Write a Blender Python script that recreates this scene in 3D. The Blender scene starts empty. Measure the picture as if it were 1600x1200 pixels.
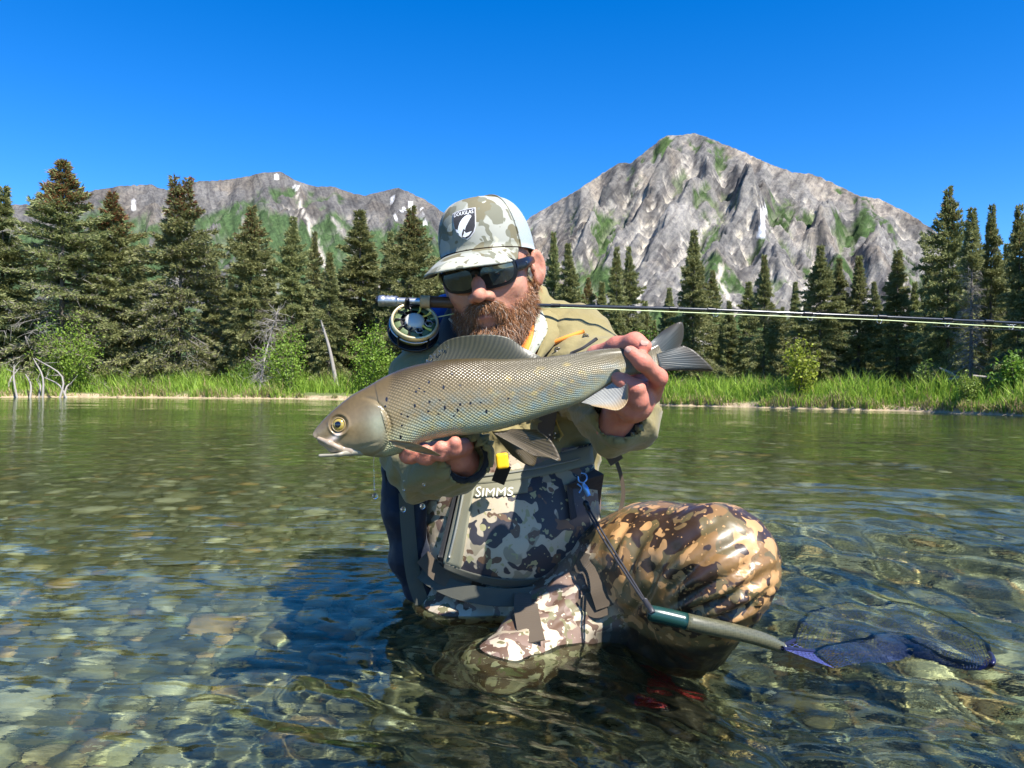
import bpy, math, random
import numpy as np
from mathutils import Matrix, Vector

random.seed(7)
rng = np.random.default_rng(11)
scene = bpy.context.scene
COL = scene.collection
rad = math.radians

# ------------------------------------------------------------------ camera
FPX = 1186.0                      # focal length in pixels of the 1600 px wide photograph
CAMZ = 0.385                      # height over the water
PITCH, ROLL = math.atan(8 / FPX), rad(0.6)
cam_d = bpy.data.cameras.new('camera')
cam_d.sensor_width = 36.0
cam_d.lens = 36.0 * FPX / 1600.0
cam_d.clip_start, cam_d.clip_end = 0.02, 40000
cam = bpy.data.objects.new('camera', cam_d)
COL.objects.link(cam)
CAMROT = Matrix.Rotation(math.pi / 2 + PITCH, 3, 'X') @ Matrix.Rotation(ROLL, 3, 'Z')
cam.matrix_world = Matrix.Translation((0, 0, CAMZ)) @ CAMROT.to_4x4()
scene.camera = cam

# ------------------------------------------------------------------ sky and sun
SUN = np.array([0.38, -0.47, 0.795]); SUN /= np.linalg.norm(SUN)
EL, AZ = math.asin(SUN[2]), math.atan2(SUN[0], SUN[1])
world = bpy.data.worlds.new('World'); scene.world = world; world.use_nodes = True
wn = world.node_tree
sky = wn.nodes.new('ShaderNodeTexSky'); sky.sky_type = 'NISHITA'; sky.sun_disc = False
sky.sun_elevation, sky.sun_rotation = EL, AZ
sky.altitude = 1500; sky.air_density = 1.0; sky.dust_density = 0.0; sky.ozone_density = 4.0
bg = wn.nodes['Background']; bg.inputs['Strength'].default_value = 0.108
hs = wn.nodes.new('ShaderNodeHueSaturation'); hs.inputs['Saturation'].default_value = 1.38; hs.inputs['Hue'].default_value = 0.509
wn.links.new(sky.outputs[0], hs.inputs['Color']); wn.links.new(hs.outputs[0], bg.inputs['Color'])
sun_d = bpy.data.lights.new('sun', 'SUN'); sun_d.energy = 5.0; sun_d.angle = rad(0.53)
sun_d.color = (1.0, 0.955, 0.88)
sun = bpy.data.objects.new('sun', sun_d); COL.objects.link(sun)
sun.rotation_mode = 'QUATERNION'
sun.rotation_quaternion = Vector(SUN).to_track_quat('Z', 'Y')
sun_d.cycles.is_caustics_light = True
scene.view_settings.view_transform = 'Standard'
scene.view_settings.look = 'None'
scene.view_settings.exposure = 1.2
scene.view_settings.gamma = 1.0
cy = scene.cycles
cy.use_denoising = True
cy.use_adaptive_sampling = True; cy.adaptive_threshold = .02
cy.max_bounces = 10; cy.transmission_bounces = 8; cy.glossy_bounces = 4; cy.diffuse_bounces = 3
cy.transparent_max_bounces = 8
cy.sample_clamp_indirect = 6.0
cy.blur_glossy = 0.3

# ------------------------------------------------------------------ helpers
def ray(px, py):
    d = CAMROT @ Vector(((px - 800) / FPX, (600 - py) / FPX, -1.0))
    return np.array(d)
def P(px, py, d):
    """photo pixel + distance along the viewing direction (metres on Y) -> world point"""
    r = ray(px, py)
    return np.array([0, 0, CAMZ]) + r * (d / r[1])
def on_plane(px, py, z=0.0):
    r = ray(px, py)
    return np.array([0, 0, CAMZ]) + r * ((z - CAMZ) / r[2])

def norm(v):
    v = np.asarray(v, float)
    return v / (np.linalg.norm(v, axis=-1, keepdims=True) + 1e-12)

def hash2(ix, iy, seed):
    h = (ix.astype(np.int64) * 374761393 + iy.astype(np.int64) * 668265263 + seed * 974634777) & 0x7fffffff
    h = ((h ^ (h >> 13)) * 1274126177) & 0x7fffffff
    return ((h ^ (h >> 16)) & 0xffff) / 65535.0
def hash3(ix, iy, iz, seed):
    return hash2(ix + iz.astype(np.int64) * 7919, iy + iz.astype(np.int64) * 104729, seed)
def noise2(x, y, seed=0):
    x = np.asarray(x, float); y = np.asarray(y, float)
    ix, iy = np.floor(x), np.floor(y); fx, fy = x - ix, y - iy
    ux, uy = fx * fx * fx * (fx * (fx * 6 - 15) + 10), fy * fy * fy * (fy * (fy * 6 - 15) + 10)
    def g(dx, dy):
        a = hash2(ix + dx, iy + dy, seed) * 2 * math.pi
        return np.cos(a) * (fx - dx) + np.sin(a) * (fy - dy)
    return 1.4 * ((g(0, 0) * (1 - ux) + g(1, 0) * ux) * (1 - uy) + (g(0, 1) * (1 - ux) + g(1, 1) * ux) * uy)
def fbm2(x, y, o=4, seed=0, gain=.5, lac=2.03):
    s, a = 0, 1.0
    for i in range(o):
        s = s + a * noise2(x * lac ** i + 17.3 * i, y * lac ** i - 9.1 * i, seed + i); a *= gain
    return s
def vnoise3(p, seed=0):
    i = np.floor(p); f = p - i; u = f * f * (3 - 2 * f); r = 0
    for dx in (0, 1):
        for dy in (0, 1):
            for dz in (0, 1):
                w = (u[..., 0] if dx else 1 - u[..., 0]) * (u[..., 1] if dy else 1 - u[..., 1]) * (u[..., 2] if dz else 1 - u[..., 2])
                r = r + w * hash3(i[..., 0] + dx, i[..., 1] + dy, i[..., 2] + dz, seed)
    return r * 2 - 1
def fbm3(p, o=3, seed=0, gain=.5):
    s, a = 0, 1.0
    for k in range(o):
        s = s + a * vnoise3(p * 2.07 ** k + 5.1 * k, seed + k); a *= gain
    return s
def sstep(a, b, x):
    t = np.clip((np.asarray(x, float) - a) / (b - a), 0, 1); return t * t * (3 - 2 * t)
def interp(x, xs, ys):
    return np.interp(x, xs, ys)
def catmull(pts, n):
    pts = np.asarray(pts, float); m = len(pts)
    q = np.vstack([2 * pts[0] - pts[1], pts, 2 * pts[-1] - pts[-2]])
    t = np.linspace(0, m - 1 - 1e-9, n); i = t.astype(int); f = (t - i)[:, None]
    a, b, c, d = q[i], q[i + 1], q[i + 2], q[i + 3]
    return .5 * (2 * b + (c - a) * f + (2 * a - 5 * b + 4 * c - d) * f ** 2 + (3 * b - a - 3 * c + d) * f ** 3)

# ---- meshes
def mesh(name, v, f, smooth=True, col=None, uv=None):
    """v Nx3, f MxK int array (or list of such arrays)"""
    fs = f if isinstance(f, list) else [f]
    fs = [np.asarray(a, np.int32) for a in fs if len(a)]
    v = np.asarray(v, np.float32)
    me = bpy.data.meshes.new(name)
    me.vertices.add(len(v)); me.vertices.foreach_set('co', v.ravel())
    nl = sum(a.size for a in fs); npoly = sum(len(a) for a in fs)
    me.loops.add(nl); me.polygons.add(npoly)
    loops = np.concatenate([a.ravel() for a in fs])
    me.loops.foreach_set('vertex_index', loops)
    tot = np.concatenate([np.full(len(a), a.shape[1], np.int32) for a in fs])
    me.polygons.foreach_set('loop_start', np.concatenate([[0], np.cumsum(tot)[:-1]]).astype(np.int32))
    me.polygons.foreach_set('use_smooth', np.full(npoly, smooth, bool))
    if col is not None:
        c = np.ones((len(v), 4), np.float32); c[:, :3] = col
        me.color_attributes.new('Col', 'FLOAT_COLOR', 'POINT').data.foreach_set('color', c.ravel())
    if uv is not None:
        me.uv_layers.new(name='UVMap').data.foreach_set('uv', np.asarray(uv, np.float32)[loops].ravel())
    me.update(calc_edges=True)
    return me
def obj(name, me, m=None, parent=None, loc=None):
    if m is not None and len(me.materials) == 0: me.materials.append(m)
    o = bpy.data.objects.new(name, me); COL.objects.link(o)
    if parent is not None: o.parent = parent
    if loc is not None: o.location = loc
    return o
def empty(name, loc=(0, 0, 0)):
    o = bpy.data.objects.new(name, None); COL.objects.link(o); o.location = loc; o.empty_display_size = .1
    return o
def tag(o, label=None, cat=None, group=None, kind=None):
    if label: o['label'] = label
    if cat: o['category'] = cat
    if group: o['group'] = group
    if kind: o['kind'] = kind
    return o
def copy_tree(o, parent=None):
    c = o.copy(); COL.objects.link(c); c.parent = parent
    for ch in list(o.children): copy_tree(ch, c)
    return c
def grid_faces(nu, nv, wrap_u=False):
    u = np.arange(nu if wrap_u else nu - 1)[:, None]; w = np.arange(nv - 1)[None, :]
    un = (u + 1) % nu
    return np.stack([u * nv + w, un * nv + w, un * nv + w + 1, u * nv + w + 1], -1).reshape(-1, 4)
class MB:
    """collects shapes into one mesh"""
    def __init__(s): s.v, s.q, s.t, s.c, s.n = [], [], [], [], 0
    def add(s, v, f, col=None):
        v = np.asarray(v, float); f = np.asarray(f, int)
        if not len(f): return s
        (s.q if f.shape[1] == 4 else s.t).append(f + s.n)
        s.v.append(v); s.n += len(v)
        s.c.append(np.broadcast_to(np.asarray((1, 1, 1) if col is None else col, float), v.shape))
        return s
    def tube(s, pts, r, n=8, cap=True, col=None, flat=1.0, up=None):
        pts = np.asarray(pts, float); r = np.broadcast_to(np.asarray(r, float), (len(pts),))
        t = np.gradient(pts, axis=0); t = norm(t)
        a = np.array([0, 0, 1.]) if up is None else np.asarray(up, float)
        if up is None and abs(t[len(t) // 2][2]) > .9: a = np.array([1., 0, 0])
        b1 = norm(np.cross(t, a)); b2 = np.cross(b1, t)
        th = np.arange(n) / n * 2 * math.pi
        v = pts[:, None] + r[:, None, None] * (np.cos(th)[None, :, None] * b1[:, None] + flat * np.sin(th)[None, :, None] * b2[:, None])
        m = len(pts); f = []
        i = np.arange(m - 1)[:, None]; j = np.arange(n)[None]
        f = np.stack([i * n + j, (i + 1) * n + j, (i + 1) * n + (j + 1) % n, i * n + (j + 1) % n], -1).reshape(-1, 4)
        v = v.reshape(-1, 3); s.add(v, f[:, ::-1], col)
        if cap:
            base = s.n - m * n
            for k, rev in ((0, 0), (m - 1, 1)):
                c = pts[k]; idx = base + k * n + np.arange(n)
                s.v.append(c[None]); s.c.append(np.broadcast_to(np.asarray((1, 1, 1) if col is None else col, float), (1, 3)))
                tri = np.stack([idx, np.roll(idx, -1), np.full(n, s.n)], -1)
                s.t.append(tri if not rev else tri[:, ::-1]); s.n += 1
        return s
    def box(s, c, half, R=None, col=None):
        h = np.array([[x, y, z] for x in (-1, 1) for y in (-1, 1) for z in (-1, 1)], float) * np.asarray(half, float)
        if R is not None: h = h @ np.asarray(R, float)
        f = [[0, 1, 3, 2], [4, 6, 7, 5], [0, 4, 5, 1], [2, 3, 7, 6], [0, 2, 6, 4], [1, 5, 7, 3]]
        return s.add(h + np.asarray(c, float), f, col)
    def build(s, name, m, parent=None, smooth=True, kind=None):
        fs = []
        if s.q: fs.append(np.concatenate(s.q))
        if s.t: fs.append(np.concatenate(s.t))
        me = mesh(name, np.concatenate(s.v), fs, smooth, np.concatenate(s.c))
        o = obj(name, me, m, parent)
        if kind: o['kind'] = kind
        return o

# ---- implicit surfaces (smooth unions of simple solids, meshed by surface nets)
class Field:
    def __init__(s, lo, hi, h):
        s.lo = np.asarray(lo, float); s.h = h
        s.n = np.ceil((np.asarray(hi, float) - s.lo) / h).astype(int) + 1
        s.f = np.full(s.n, 1.0, np.float32)
    def _sub(s, lo, hi):
        a = np.clip(np.floor((np.asarray(lo) - s.lo) / s.h).astype(int), 0, s.n - 1)
        b = np.clip(np.ceil((np.asarray(hi) - s.lo) / s.h).astype(int) + 1, 1, s.n)
        ax = [s.lo[i] + s.h * np.arange(a[i], b[i]) for i in range(3)]
        p = np.stack(np.meshgrid(*ax, indexing='ij'), -1)
        return tuple(slice(a[i], b[i]) for i in range(3)), p
    def put(s, fn, lo, hi, k=.01, sub=False):
        m = k + 4 * s.h
        if sub: m = k + 2 * s.h
        sl, p = s._sub(np.asarray(lo) - m, np.asarray(hi) + m)
        if p.size == 0: return s
        d = fn(p); a = s.f[sl]
        if sub:
            d = -d; h = np.clip(.5 - .5 * (d - a) / k * -1, 0, 1) if False else np.clip(.5 + .5 * (d - a) / k, 0, 1)
            s.f[sl] = a * (1 - h) + d * h + k * h * (1 - h)
        else:
            h = np.clip(.5 + .5 * (d - a) / k, 0, 1)
            s.f[sl] = d * (1 - h) + a * h - k * h * (1 - h)
        return s
    def ell(s, c, r, R=None, k=.01, sub=False):
        c = np.asarray(c, float); r = np.asarray(r, float); R = np.eye(3) if R is None else np.asarray(R, float)
        ext = np.sqrt(((R * r[:, None]) ** 2).sum(0))
        def fn(p):
            q = (p - c) @ R.T
            k0 = np.sqrt(((q / r) ** 2).sum(-1)); k1 = np.sqrt(((q / r ** 2) ** 2).sum(-1)) + 1e-9
            return k0 * (k0 - 1) / k1
        return s.put(fn, c - ext, c + ext, k, sub)
    def cone(s, a, b, r1, r2, k=.01, sub=False):
        a = np.asarray(a, float); b = np.asarray(b, float)
        def fn(p):
            ba = b - a; t = np.clip(((p - a) @ ba) / (ba @ ba), 0, 1)
            return np.sqrt(((p - a - t[..., None] * ba) ** 2).sum(-1)) - (r1 + (r2 - r1) * t)
        R = max(r1, r2)
        return s.put(fn, np.minimum(a, b) - R, np.maximum(a, b) + R, k, sub)
    def chain(s, pts, rs, k=.01):
        for i in range(len(pts) - 1): s.cone(pts[i], pts[i + 1], rs[i], rs[i + 1], k)
        return s
    def box(s, c, half, R=None, rnd=.01, k=.01, sub=False):
        c = np.asarray(c, float); half = np.asarray(half, float); R = np.eye(3) if R is None else np.asarray(R, float)
        ext = np.abs(R).T @ half
        def fn(p):
            q = np.abs((p - c) @ R.T) - (half - rnd)
            return np.sqrt((np.maximum(q, 0) ** 2).sum(-1)) + np.minimum(q.max(-1), 0) - rnd
        return s.put(fn, c - ext, c + ext, k, sub)
    def half_cut(s, pt, n, k=.004):
        """keep the side n points away from"""
        n = norm(n)
        return s.put(lambda p: -((p - pt) @ n), s.lo, s.lo + s.h * s.n, k, sub=True)
    def mesh(s):
        f = s.f; sg = f < 0; n = s.n
        c8 = [sg[i:n[0] - 1 + i, j:n[1] - 1 + j, k:n[2] - 1 + k] for i in (0, 1) for j in (0, 1) for k in (0, 1)]
        tot = sum(c.astype(np.int8) for c in c8)
        act = np.argwhere((tot > 0) & (tot < 8))
        idx = np.full(n - 1, -1, np.int64); idx[tuple(act.T)] = np.arange(len(act))
        off = np.array([[i, j, k] for i in (0, 1) for j in (0, 1) for k in (0, 1)])
        val = np.stack([f[tuple((act + o).T)] for o in off], -1)
        acc = np.zeros((len(act), 3)); cnt = np.zeros(len(act))
        for a in range(8):
            for b in range(a + 1, 8):
                if abs(off[a] - off[b]).sum() != 1: continue
                m = (val[:, a] < 0) != (val[:, b] < 0)
                t = val[m, a] / (val[m, a] - val[m, b])
                acc[m] += off[a] + t[:, None] * (off[b] - off[a]); cnt[m] += 1
        v = s.lo + s.h * (act + acc / cnt[:, None])
        F = []
        for ax in range(3):
            o1, o2 = [(1, 2), (2, 0), (0, 1)][ax]
            sl0 = [slice(None)] * 3; sl1 = [slice(None)] * 3
            sl0[ax] = slice(0, -1); sl1[ax] = slice(1, None)
            A, B = sg[tuple(sl0)], sg[tuple(sl1)]
            e = np.argwhere(A != B)
            e = e[(e[:, o1] > 0) & (e[:, o2] > 0) & (e[:, o1] < n[o1] - 1) & (e[:, o2] < n[o2] - 1)]
            if not len(e): continue
            d1 = np.eye(3, dtype=int)[o1]; d2 = np.eye(3, dtype=int)[o2]
            q = np.stack([idx[tuple((e - d1 - d2).T)], idx[tuple((e - d2).T)], idx[tuple(e.T)], idx[tuple((e - d1).T)]], -1)
            fl = ~A[tuple(e.T)]
            q[fl] = q[fl][:, ::-1]
            F.append(q)
        return v, np.concatenate(F)
def vnormals(v, f):
    n = np.zeros_like(v)
    fn = np.cross(v[f[:, 2]] - v[f[:, 0]], v[f[:, 3 if f.shape[1] == 4 else 1]] - v[f[:, 1 if f.shape[1] == 4 else 0]])
    for k in range(f.shape[1]): 
        for c in range(3): n[:, c] += np.bincount(f[:, k], fn[:, c], len(v))
    return norm(n)

# ---- materials
class NT:
    def __init__(s, m): s.m, s.t = m, m.node_tree
    def n(s, typ, _out=0, **kw):
        nd = s.t.nodes.new('ShaderNode' + typ)
        for k, val in kw.items():
            if k.startswith('_'): setattr(nd, k[1:], val); continue
            key = int(k[1:]) if k[0] == 'i' and k[1:].isdigit() else k.replace('__', ' ')
            s.set(nd.inputs[key], val)
        return nd
    def set(s, sock, val):
        if isinstance(val, bpy.types.Node): val = val.outputs[0]
        if isinstance(val, bpy.types.NodeSocket): s.t.links.new(val, sock); return
        if hasattr(sock.default_value, '__len__') and not isinstance(sock.default_value, str):
            L = len(sock.default_value)
            if isinstance(val, (int, float)): val = [val] * L
            val = list(val)
            if L == 4 and len(val) == 3: val.append(1.0)
        sock.default_value = val
    def math(s, op, a, b=0.0, c=None, clamp=False):
        kw = dict(_operation=op, _use_clamp=clamp, i0=a, i1=b)
        if c is not None: kw['i2'] = c
        return s.n('Math', **kw)
    def mix(s, fac, a, b, blend='MIX'):
        nd = s.t.nodes.new('ShaderNodeMix'); nd.data_type = 'RGBA'; nd.blend_type = blend
        s.set(nd.inputs[0], fac); s.set(nd.inputs[6], a); s.set(nd.inputs[7], b)
        return nd.outputs[2]
    def ramp(s, fac, stops, interp='LINEAR'):
        nd = s.t.nodes.new('ShaderNodeValToRGB'); cr = nd.color_ramp; cr.interpolation = interp
        while len(cr.elements) < len(stops): cr.elements.new(0.5)
        for e, (p, c) in zip(cr.elements, stops):
            e.position = p
            c = (c, c, c) if isinstance(c, (int, float)) else c
            e.color = (*c, 1)
        s.set(nd.inputs[0], fac); return nd.outputs[0]
    def step(s, x, lo, hi):
        nd = s.n('MapRange', _interpolation_type='SMOOTHSTEP', Value=x); nd.inputs[1].default_value = lo; nd.inputs[2].default_value = hi
        return nd.outputs[0]
    def coord(s, which='Object', scale=(1, 1, 1), rot=(0, 0, 0), loc=(0, 0, 0)):
        tc = s.t.nodes.new('ShaderNodeTexCoord')
        mp = s.n('Mapping', Vector=tc.outputs[which], Scale=scale, Rotation=rot, Location=loc)
        return mp.outputs[0]
    def noise(s, vec, scale, detail=3, rough=.55, dist=0.0):
        return s.n('TexNoise', Vector=vec, Scale=scale, Detail=detail, Roughness=rough, Distortion=dist).outputs[0]
    def vor(s, vec, scale, feature='F1', out=0, rnd=1.0):
        return s.n('TexVoronoi', _feature=feature, Vector=vec, Scale=scale, Randomness=rnd).outputs[out]
    def attr(s, name='Col'): return s.n('Attribute', _attribute_name=name).outputs[0]
    def bump(s, h, strength=.5, dist=.01, normal=None):
        nd = s.n('Bump', Height=h, Strength=strength, Distance=dist)
        if normal is not None: s.set(nd.inputs['Normal'], normal)
        return nd.outputs[0]
    def out(s, sh):
        o = s.t.nodes.get('Material Output'); s.set(o.inputs['Surface'], sh); return s.m
    def bsdf(s, **kw):
        b = s.t.nodes['Principled BSDF']
        for k, val in kw.items(): s.set(b.inputs[k.replace('__', ' ')], val)
        return b
def newmat(name):
    m = bpy.data.materials.new(name); m.use_nodes = True
    return NT(m)
def plain(name, col, rough=.6, metal=0.0, bump=0.0, bscale=200, var=.12, spec=.5, coat=0.0):
    """one colour with slight mottling and grain"""
    t = newmat(name); v = t.coord('Object')
    nz = t.noise(v, bscale * .12, 4)
    c = t.mix(t.math('MULTIPLY', nz, 1.0), [x * (1 - var * 1.6) for x in col], [min(1, x * (1 + var * 1.6)) for x in col])
    kw = dict(Base__Color=c, Roughness=rough, Metallic=metal, Specular__IOR__Level=spec, Coat__Weight=coat)
    if bump: kw['Normal'] = t.bump(t.noise(v, bscale, 2), bump, .002)
    t.bsdf(**kw); return t.m
# ================================================================== river, bed, banks
shore_px = [(-700, 616), (-300, 619), (0, 621), (110, 621), (300, 622), (520, 624.5), (760, 628), (1020, 633.5), (1220, 638), (1400, 642.5), (1600, 650), (1900, 663), (2300, 690)]
shore = np.array([on_plane(x, y)[:2] for x, y in shore_px])
sh_az = np.arctan2(shore[:, 0], shore[:, 1]); sh_r = np.hypot(shore[:, 0], shore[:, 1])
sh_az = np.concatenate([[-math.pi, -2.2, -1.4], sh_az, [1.35, 2.0, math.pi]]); sh_r = np.concatenate([[15, 19, 27], sh_r, [12, 13, 15]])
def shore_r(az):
    az = np.asarray(az, float)
    return np.interp(az, sh_az, sh_r) + .45 * fbm2(az * 9, az * 0 + 3.3, 3, 5) + .12 * noise2(az * 90, az * 0, 8)

az_grid = np.concatenate([np.linspace(-math.pi, -.8, 46)[:-1], np.linspace(-.8, .8, 460), np.linspace(.8, math.pi, 46)[1:]])
def polar(az, r):
    """az (A,), r (A,R) -> x,y"""
    return np.sin(az)[:, None] * r, np.cos(az)[:, None] * r

# ---- water: one rippled sheet
NW = 620
rr = np.exp(np.linspace(math.log(.12), math.log(45), NW))
wx, wy = polar(az_grid, np.broadcast_to(rr, (len(az_grid), NW)))
def ripples(x, y):
    r = np.hypot(x, y); z = np.zeros_like(x)
    rough = .20 + 1.6 * sstep(.10, .75, (x + .16 * (y - 1)) / np.maximum(.6, .33 * y) ) * sstep(3.6, 1.7, y) + .5 * sstep(.0, .5, x) * sstep(7, 3, y)
    rough = rough + .9 * np.exp(-(((x - .03) / .42) ** 2 + ((y - 1.08) / .26) ** 2)) + .7 * np.exp(-(((x - .3) / .6) ** 2 + ((y - .85) / .3) ** 2))
    rough = rough * (1 + .5 * fbm2(x * 1.3, y * 1.3, 2, 31))
    g = np.random.default_rng(5)
    wxp = x + .05 * noise2(x * 2.1, y * 2.1, 41); wyp = y + .05 * noise2(x * 2.1 + 9, y * 2.1, 42)
    for i in range(56):
        L = .022 * 1.105 ** i                             # wavelength
        th = g.normal(1.15, .75)                          # mostly running along the current, towards the viewer
        k = 2 * math.pi / L
        A = L * .0042 * g.uniform(.5, 1.2) * np.interp(L, [.02, .05, .10, .2, .5, 3], [1.5, 1.75, 1.45, .6, .4, .5])
        cell = .0095 * r
        A = A * sstep(2.2, 4.5, L / cell)                 # leave out what the sheet cannot carry
        z += A * rough * np.sin(k * (wxp * math.cos(th) + wyp * math.sin(th)) + g.uniform(0, 6.3))
    # rings round the kneeling angler and wake by the knee
    for cx, cyy, a0 in ((-.10, 1.40, .0005), (.38, 1.22, .0008), (-.02, 1.16, .0008)):
        d = np.hypot(x - cx, (y - cyy))
        z += a0 * np.sin(d * 130 + 2 * noise2(x * 9, y * 9, 55)) * np.exp(-((d - .2) / .1) ** 2)
    return z
wz = ripples(wx, wy)
v = np.stack([wx, wy, wz], -1).reshape(-1, 3)
f = grid_faces(len(az_grid), NW)
t = newmat('river water')
vec = t.coord('Object', (1, 1, 1))
b1 = t.bump(t.noise(t.coord('Object', (1.0, 2.2, 1)), 3.2, 3, .6), .20, .03)
ps = t.n('SeparateXYZ', Vector=t.n('NewGeometry').outputs[0]); rip = t.math('MULTIPLY', t.step(t.math('ADD', ps.outputs[0], t.math('MULTIPLY', t.noise(vec, 1.1, 3), .7)), .05, .75), t.step(ps.outputs[1], 5.0, 2.2))
b2 = t.bump(t.noise(t.coord('Object', (1.0, 1.9, 1), (0, 0, .3)), 38, 3, .55), t.math('ADD', .04, t.math('MULTIPLY', rip, .08)), .010, b1)
b2 = t.bump(t.noise(t.coord('Object', (1.0, 1.7, 1), (0, 0, .5)), 95, 2, .5), t.math('ADD', .012, t.math('MULTIPLY', rip, .05)), .005, b2)
gl = t.n('BsdfGlass', Color=(.76, .84, .70), Roughness=0.0, IOR=1.333, Normal=b2)
t.out(gl); M_water = t.m
water = obj('river_water', mesh('river_water', v, f), M_water); tag(water, 'clear shallow river water with rippled surface', kind='structure')
water.cycles.is_caustics_caster = True

# ---- bed
NB = 170
def bed_z(x, y):
    az = np.arctan2(x, y); r = np.hypot(x, y); s = r / shore_r(az)
    z = -.31 - .10 * sstep(.1, .35, s) - .18 * sstep(.3, .8, s) + .06 * fbm2(x * .5, y * .5, 3, 77) + .012 * fbm2(x * 5, y * 5, 2, 78)
    return z * (1 - sstep(.93, 1.03, s)) + .03 * sstep(.95, 1.03, s) - .02
sB = np.concatenate([[.004], np.exp(np.linspace(math.log(.012), math.log(1.02), NB - 1))])
R = shore_r(az_grid)[:, None] * sB[None]
bx, by = polar(az_grid, R); bz = bed_z(bx, by)
t = newmat('river bed gravel')
vec = t.coord('Object')
cell = t.n('TexVoronoi', Vector=t.coord('Object', (1, 1, .3)), Scale=26, Randomness=1.0)
cc = t.ramp(t.n('SeparateColor', Color=cell.outputs[1]).outputs[0],
            [(0, (0.0675, 0.0625, 0.0384)), (.3, (0.125, 0.11, 0.0625)), (.5, (0.192, 0.173, 0.115)), (.7, (0.0963, 0.101, 0.0718)), (.85, (0.288, 0.26, 0.192)), (1, (0.154, 0.0963, 0.048))], 'CONSTANT')
cc = t.mix(t.math('MULTIPLY', t.noise(vec, 2.2, 4), .7), cc, (.12, .11, .055))
dist = cell.outputs[0]
t.bsdf(Base__Color=cc, Roughness=.75, Normal=t.bump(t.math('SUBTRACT', 1.0, dist), .7, .02))
bed = obj('river_bed', mesh('river_bed', np.stack([bx, by, bz], -1).reshape(-1, 3), grid_faces(len(az_grid), NB)), t.m)
tag(bed, 'stony river bed under clear water', kind='structure')
bed.cycles.is_caustics_receiver = True

# ---- stones lying on the bed: 300 single ones nearest the viewer, smaller gravel as one mass
def ico(sub):
    import bmesh
    bm = bmesh.new(); bmesh.ops.create_icosphere(bm, subdivisions=sub, radius=1)
    v = np.array([q.co[:] for q in bm.verts]); f = np.array([[q.index for q in p.verts] for p in bm.faces]); bm.free()
    return v, f
def rock(v, seed, amp=.28):
    g = np.random.default_rng(seed)
    d = 1 + amp * fbm3(v * 1.15 + g.uniform(0, 50, 3), 2, seed)
    for k in range(5):
        n = norm(g.normal(size=3)); q = (v * d[:, None]) @ n
        d = np.where(q > .78, d * (.78 + .25 * (q - .78)) / np.maximum(q, .01), d)
    return v * d[:, None]
def stone_mat(name, by_object):
    t = newmat(name); vec = t.coord('Object')
    if by_object:
        oi = t.n('ObjectInfo'); base = t.ramp(oi.outputs['Random'], STONES, 'CONSTANT')
    else: base = t.attr()
    nz = t.noise(vec, 3.0 if by_object else 30, 5, .65)
    base = t.mix(t.math('MULTIPLY', t.step(nz, .35, .75), .45), base, (.10, .10, .055))
    sp = t.noise(vec, 26 if by_object else 240, 2)
    base = t.mix(t.math('MULTIPLY', sp, .5), base, t.mix(1.0, base, (.45, .45, .42), 'MULTIPLY'))
    base = t.mix(1.0, base, (1.5, 1.45, 1.33), 'MULTIPLY')
    t.bsdf(Base__Color=base, Roughness=.6, Normal=t.bump(sp, .3, .01))
    return t.m
STONES = [(0, (0.182, 0.178, 0.158)), (.12, (0.288, 0.268, 0.221)), (.22, (0.106, 0.106, 0.0963)), (.34, (0.23, 0.192, 0.125)), (.45, (0.154, 0.168, 0.139)), (.55, (0.384, 0.355, 0.298)),
          (.63, (0.192, 0.125, 0.0718)), (.70, (0.0817, 0.0817, 0.0718)), (.80, (0.249, 0.23, 0.163)), (.88, (0.134, 0.125, 0.086)), (.95, (0.317, 0.212, 0.115))]
M_stone = stone_mat('river stone', True)
M_pebble = stone_mat('river pebbles', False)
v2, f2 = ico(2); v1, f1 = ico(1)
stone_meshes = []
for i in range(9):
    stone_meshes.append(mesh('stone', rock(v2 if i < 4 else v1, 40 + i), f2 if i < 4 else f1)); stone_meshes[-1].materials.append(M_stone)
g = np.random.default_rng(3)
placed = []; tries = 0
while len(placed) < 300 and tries < 20000:
    tries += 1
    d = .95 + 2.6 * g.random() ** 1.5; lim = .74 * d + .1
    x = g.uniform(-lim, lim)
    if abs(x + .02) < .34 and 1.0 < d < 1.6 and g.random() < .7: continue
    s = (.020 + .055 * g.random() ** 3) * (1 if d < 1.9 else 1.1)
    if any((x - a) ** 2 + (d - b) ** 2 < (.72 * (s + c)) ** 2 for a, b, c in placed): continue
    placed.append((x, d, s))
for i, (x, y, s) in enumerate(placed):
    o = obj('stone', stone_meshes[g.integers(0, 4) if s > .05 else g.integers(0, 9)], None, bed)
    o.location = (x, y, float(bed_z(np.array(x), np.array(y))) + s * .12)
    o.rotation_euler = (g.uniform(-.3, .3), g.uniform(-.3, .3), g.uniform(0, 6.3))
    o.scale = (s * g.uniform(.85, 1.35), s * g.uniform(.75, 1.1), s * g.uniform(.4, .65))
    o.cycles.is_caustics_receiver = True
N = 7000
d = .7 + 8.5 * g.random(N) ** 2.4; x = g.uniform(-1, 1, N) * (.74 * d + .2)
s = (.008 + .026 * g.random(N) ** 2) * (.75 + .25 * d)
v0, f0 = ico(1)
base = [rock(v0, 90 + k) for k in range(6)]
pal = np.array([c for _, c in STONES])
ang = g.uniform(0, 6.3, N); ca, sa = np.cos(ang), np.sin(ang)
sc_ = np.stack([s * g.uniform(.9, 1.5, N), s * g.uniform(.7, 1.1, N), s * g.uniform(.4, .7, N)], -1)
B = np.array(base)[g.integers(0, 6, N)] * sc_[:, None]
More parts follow.
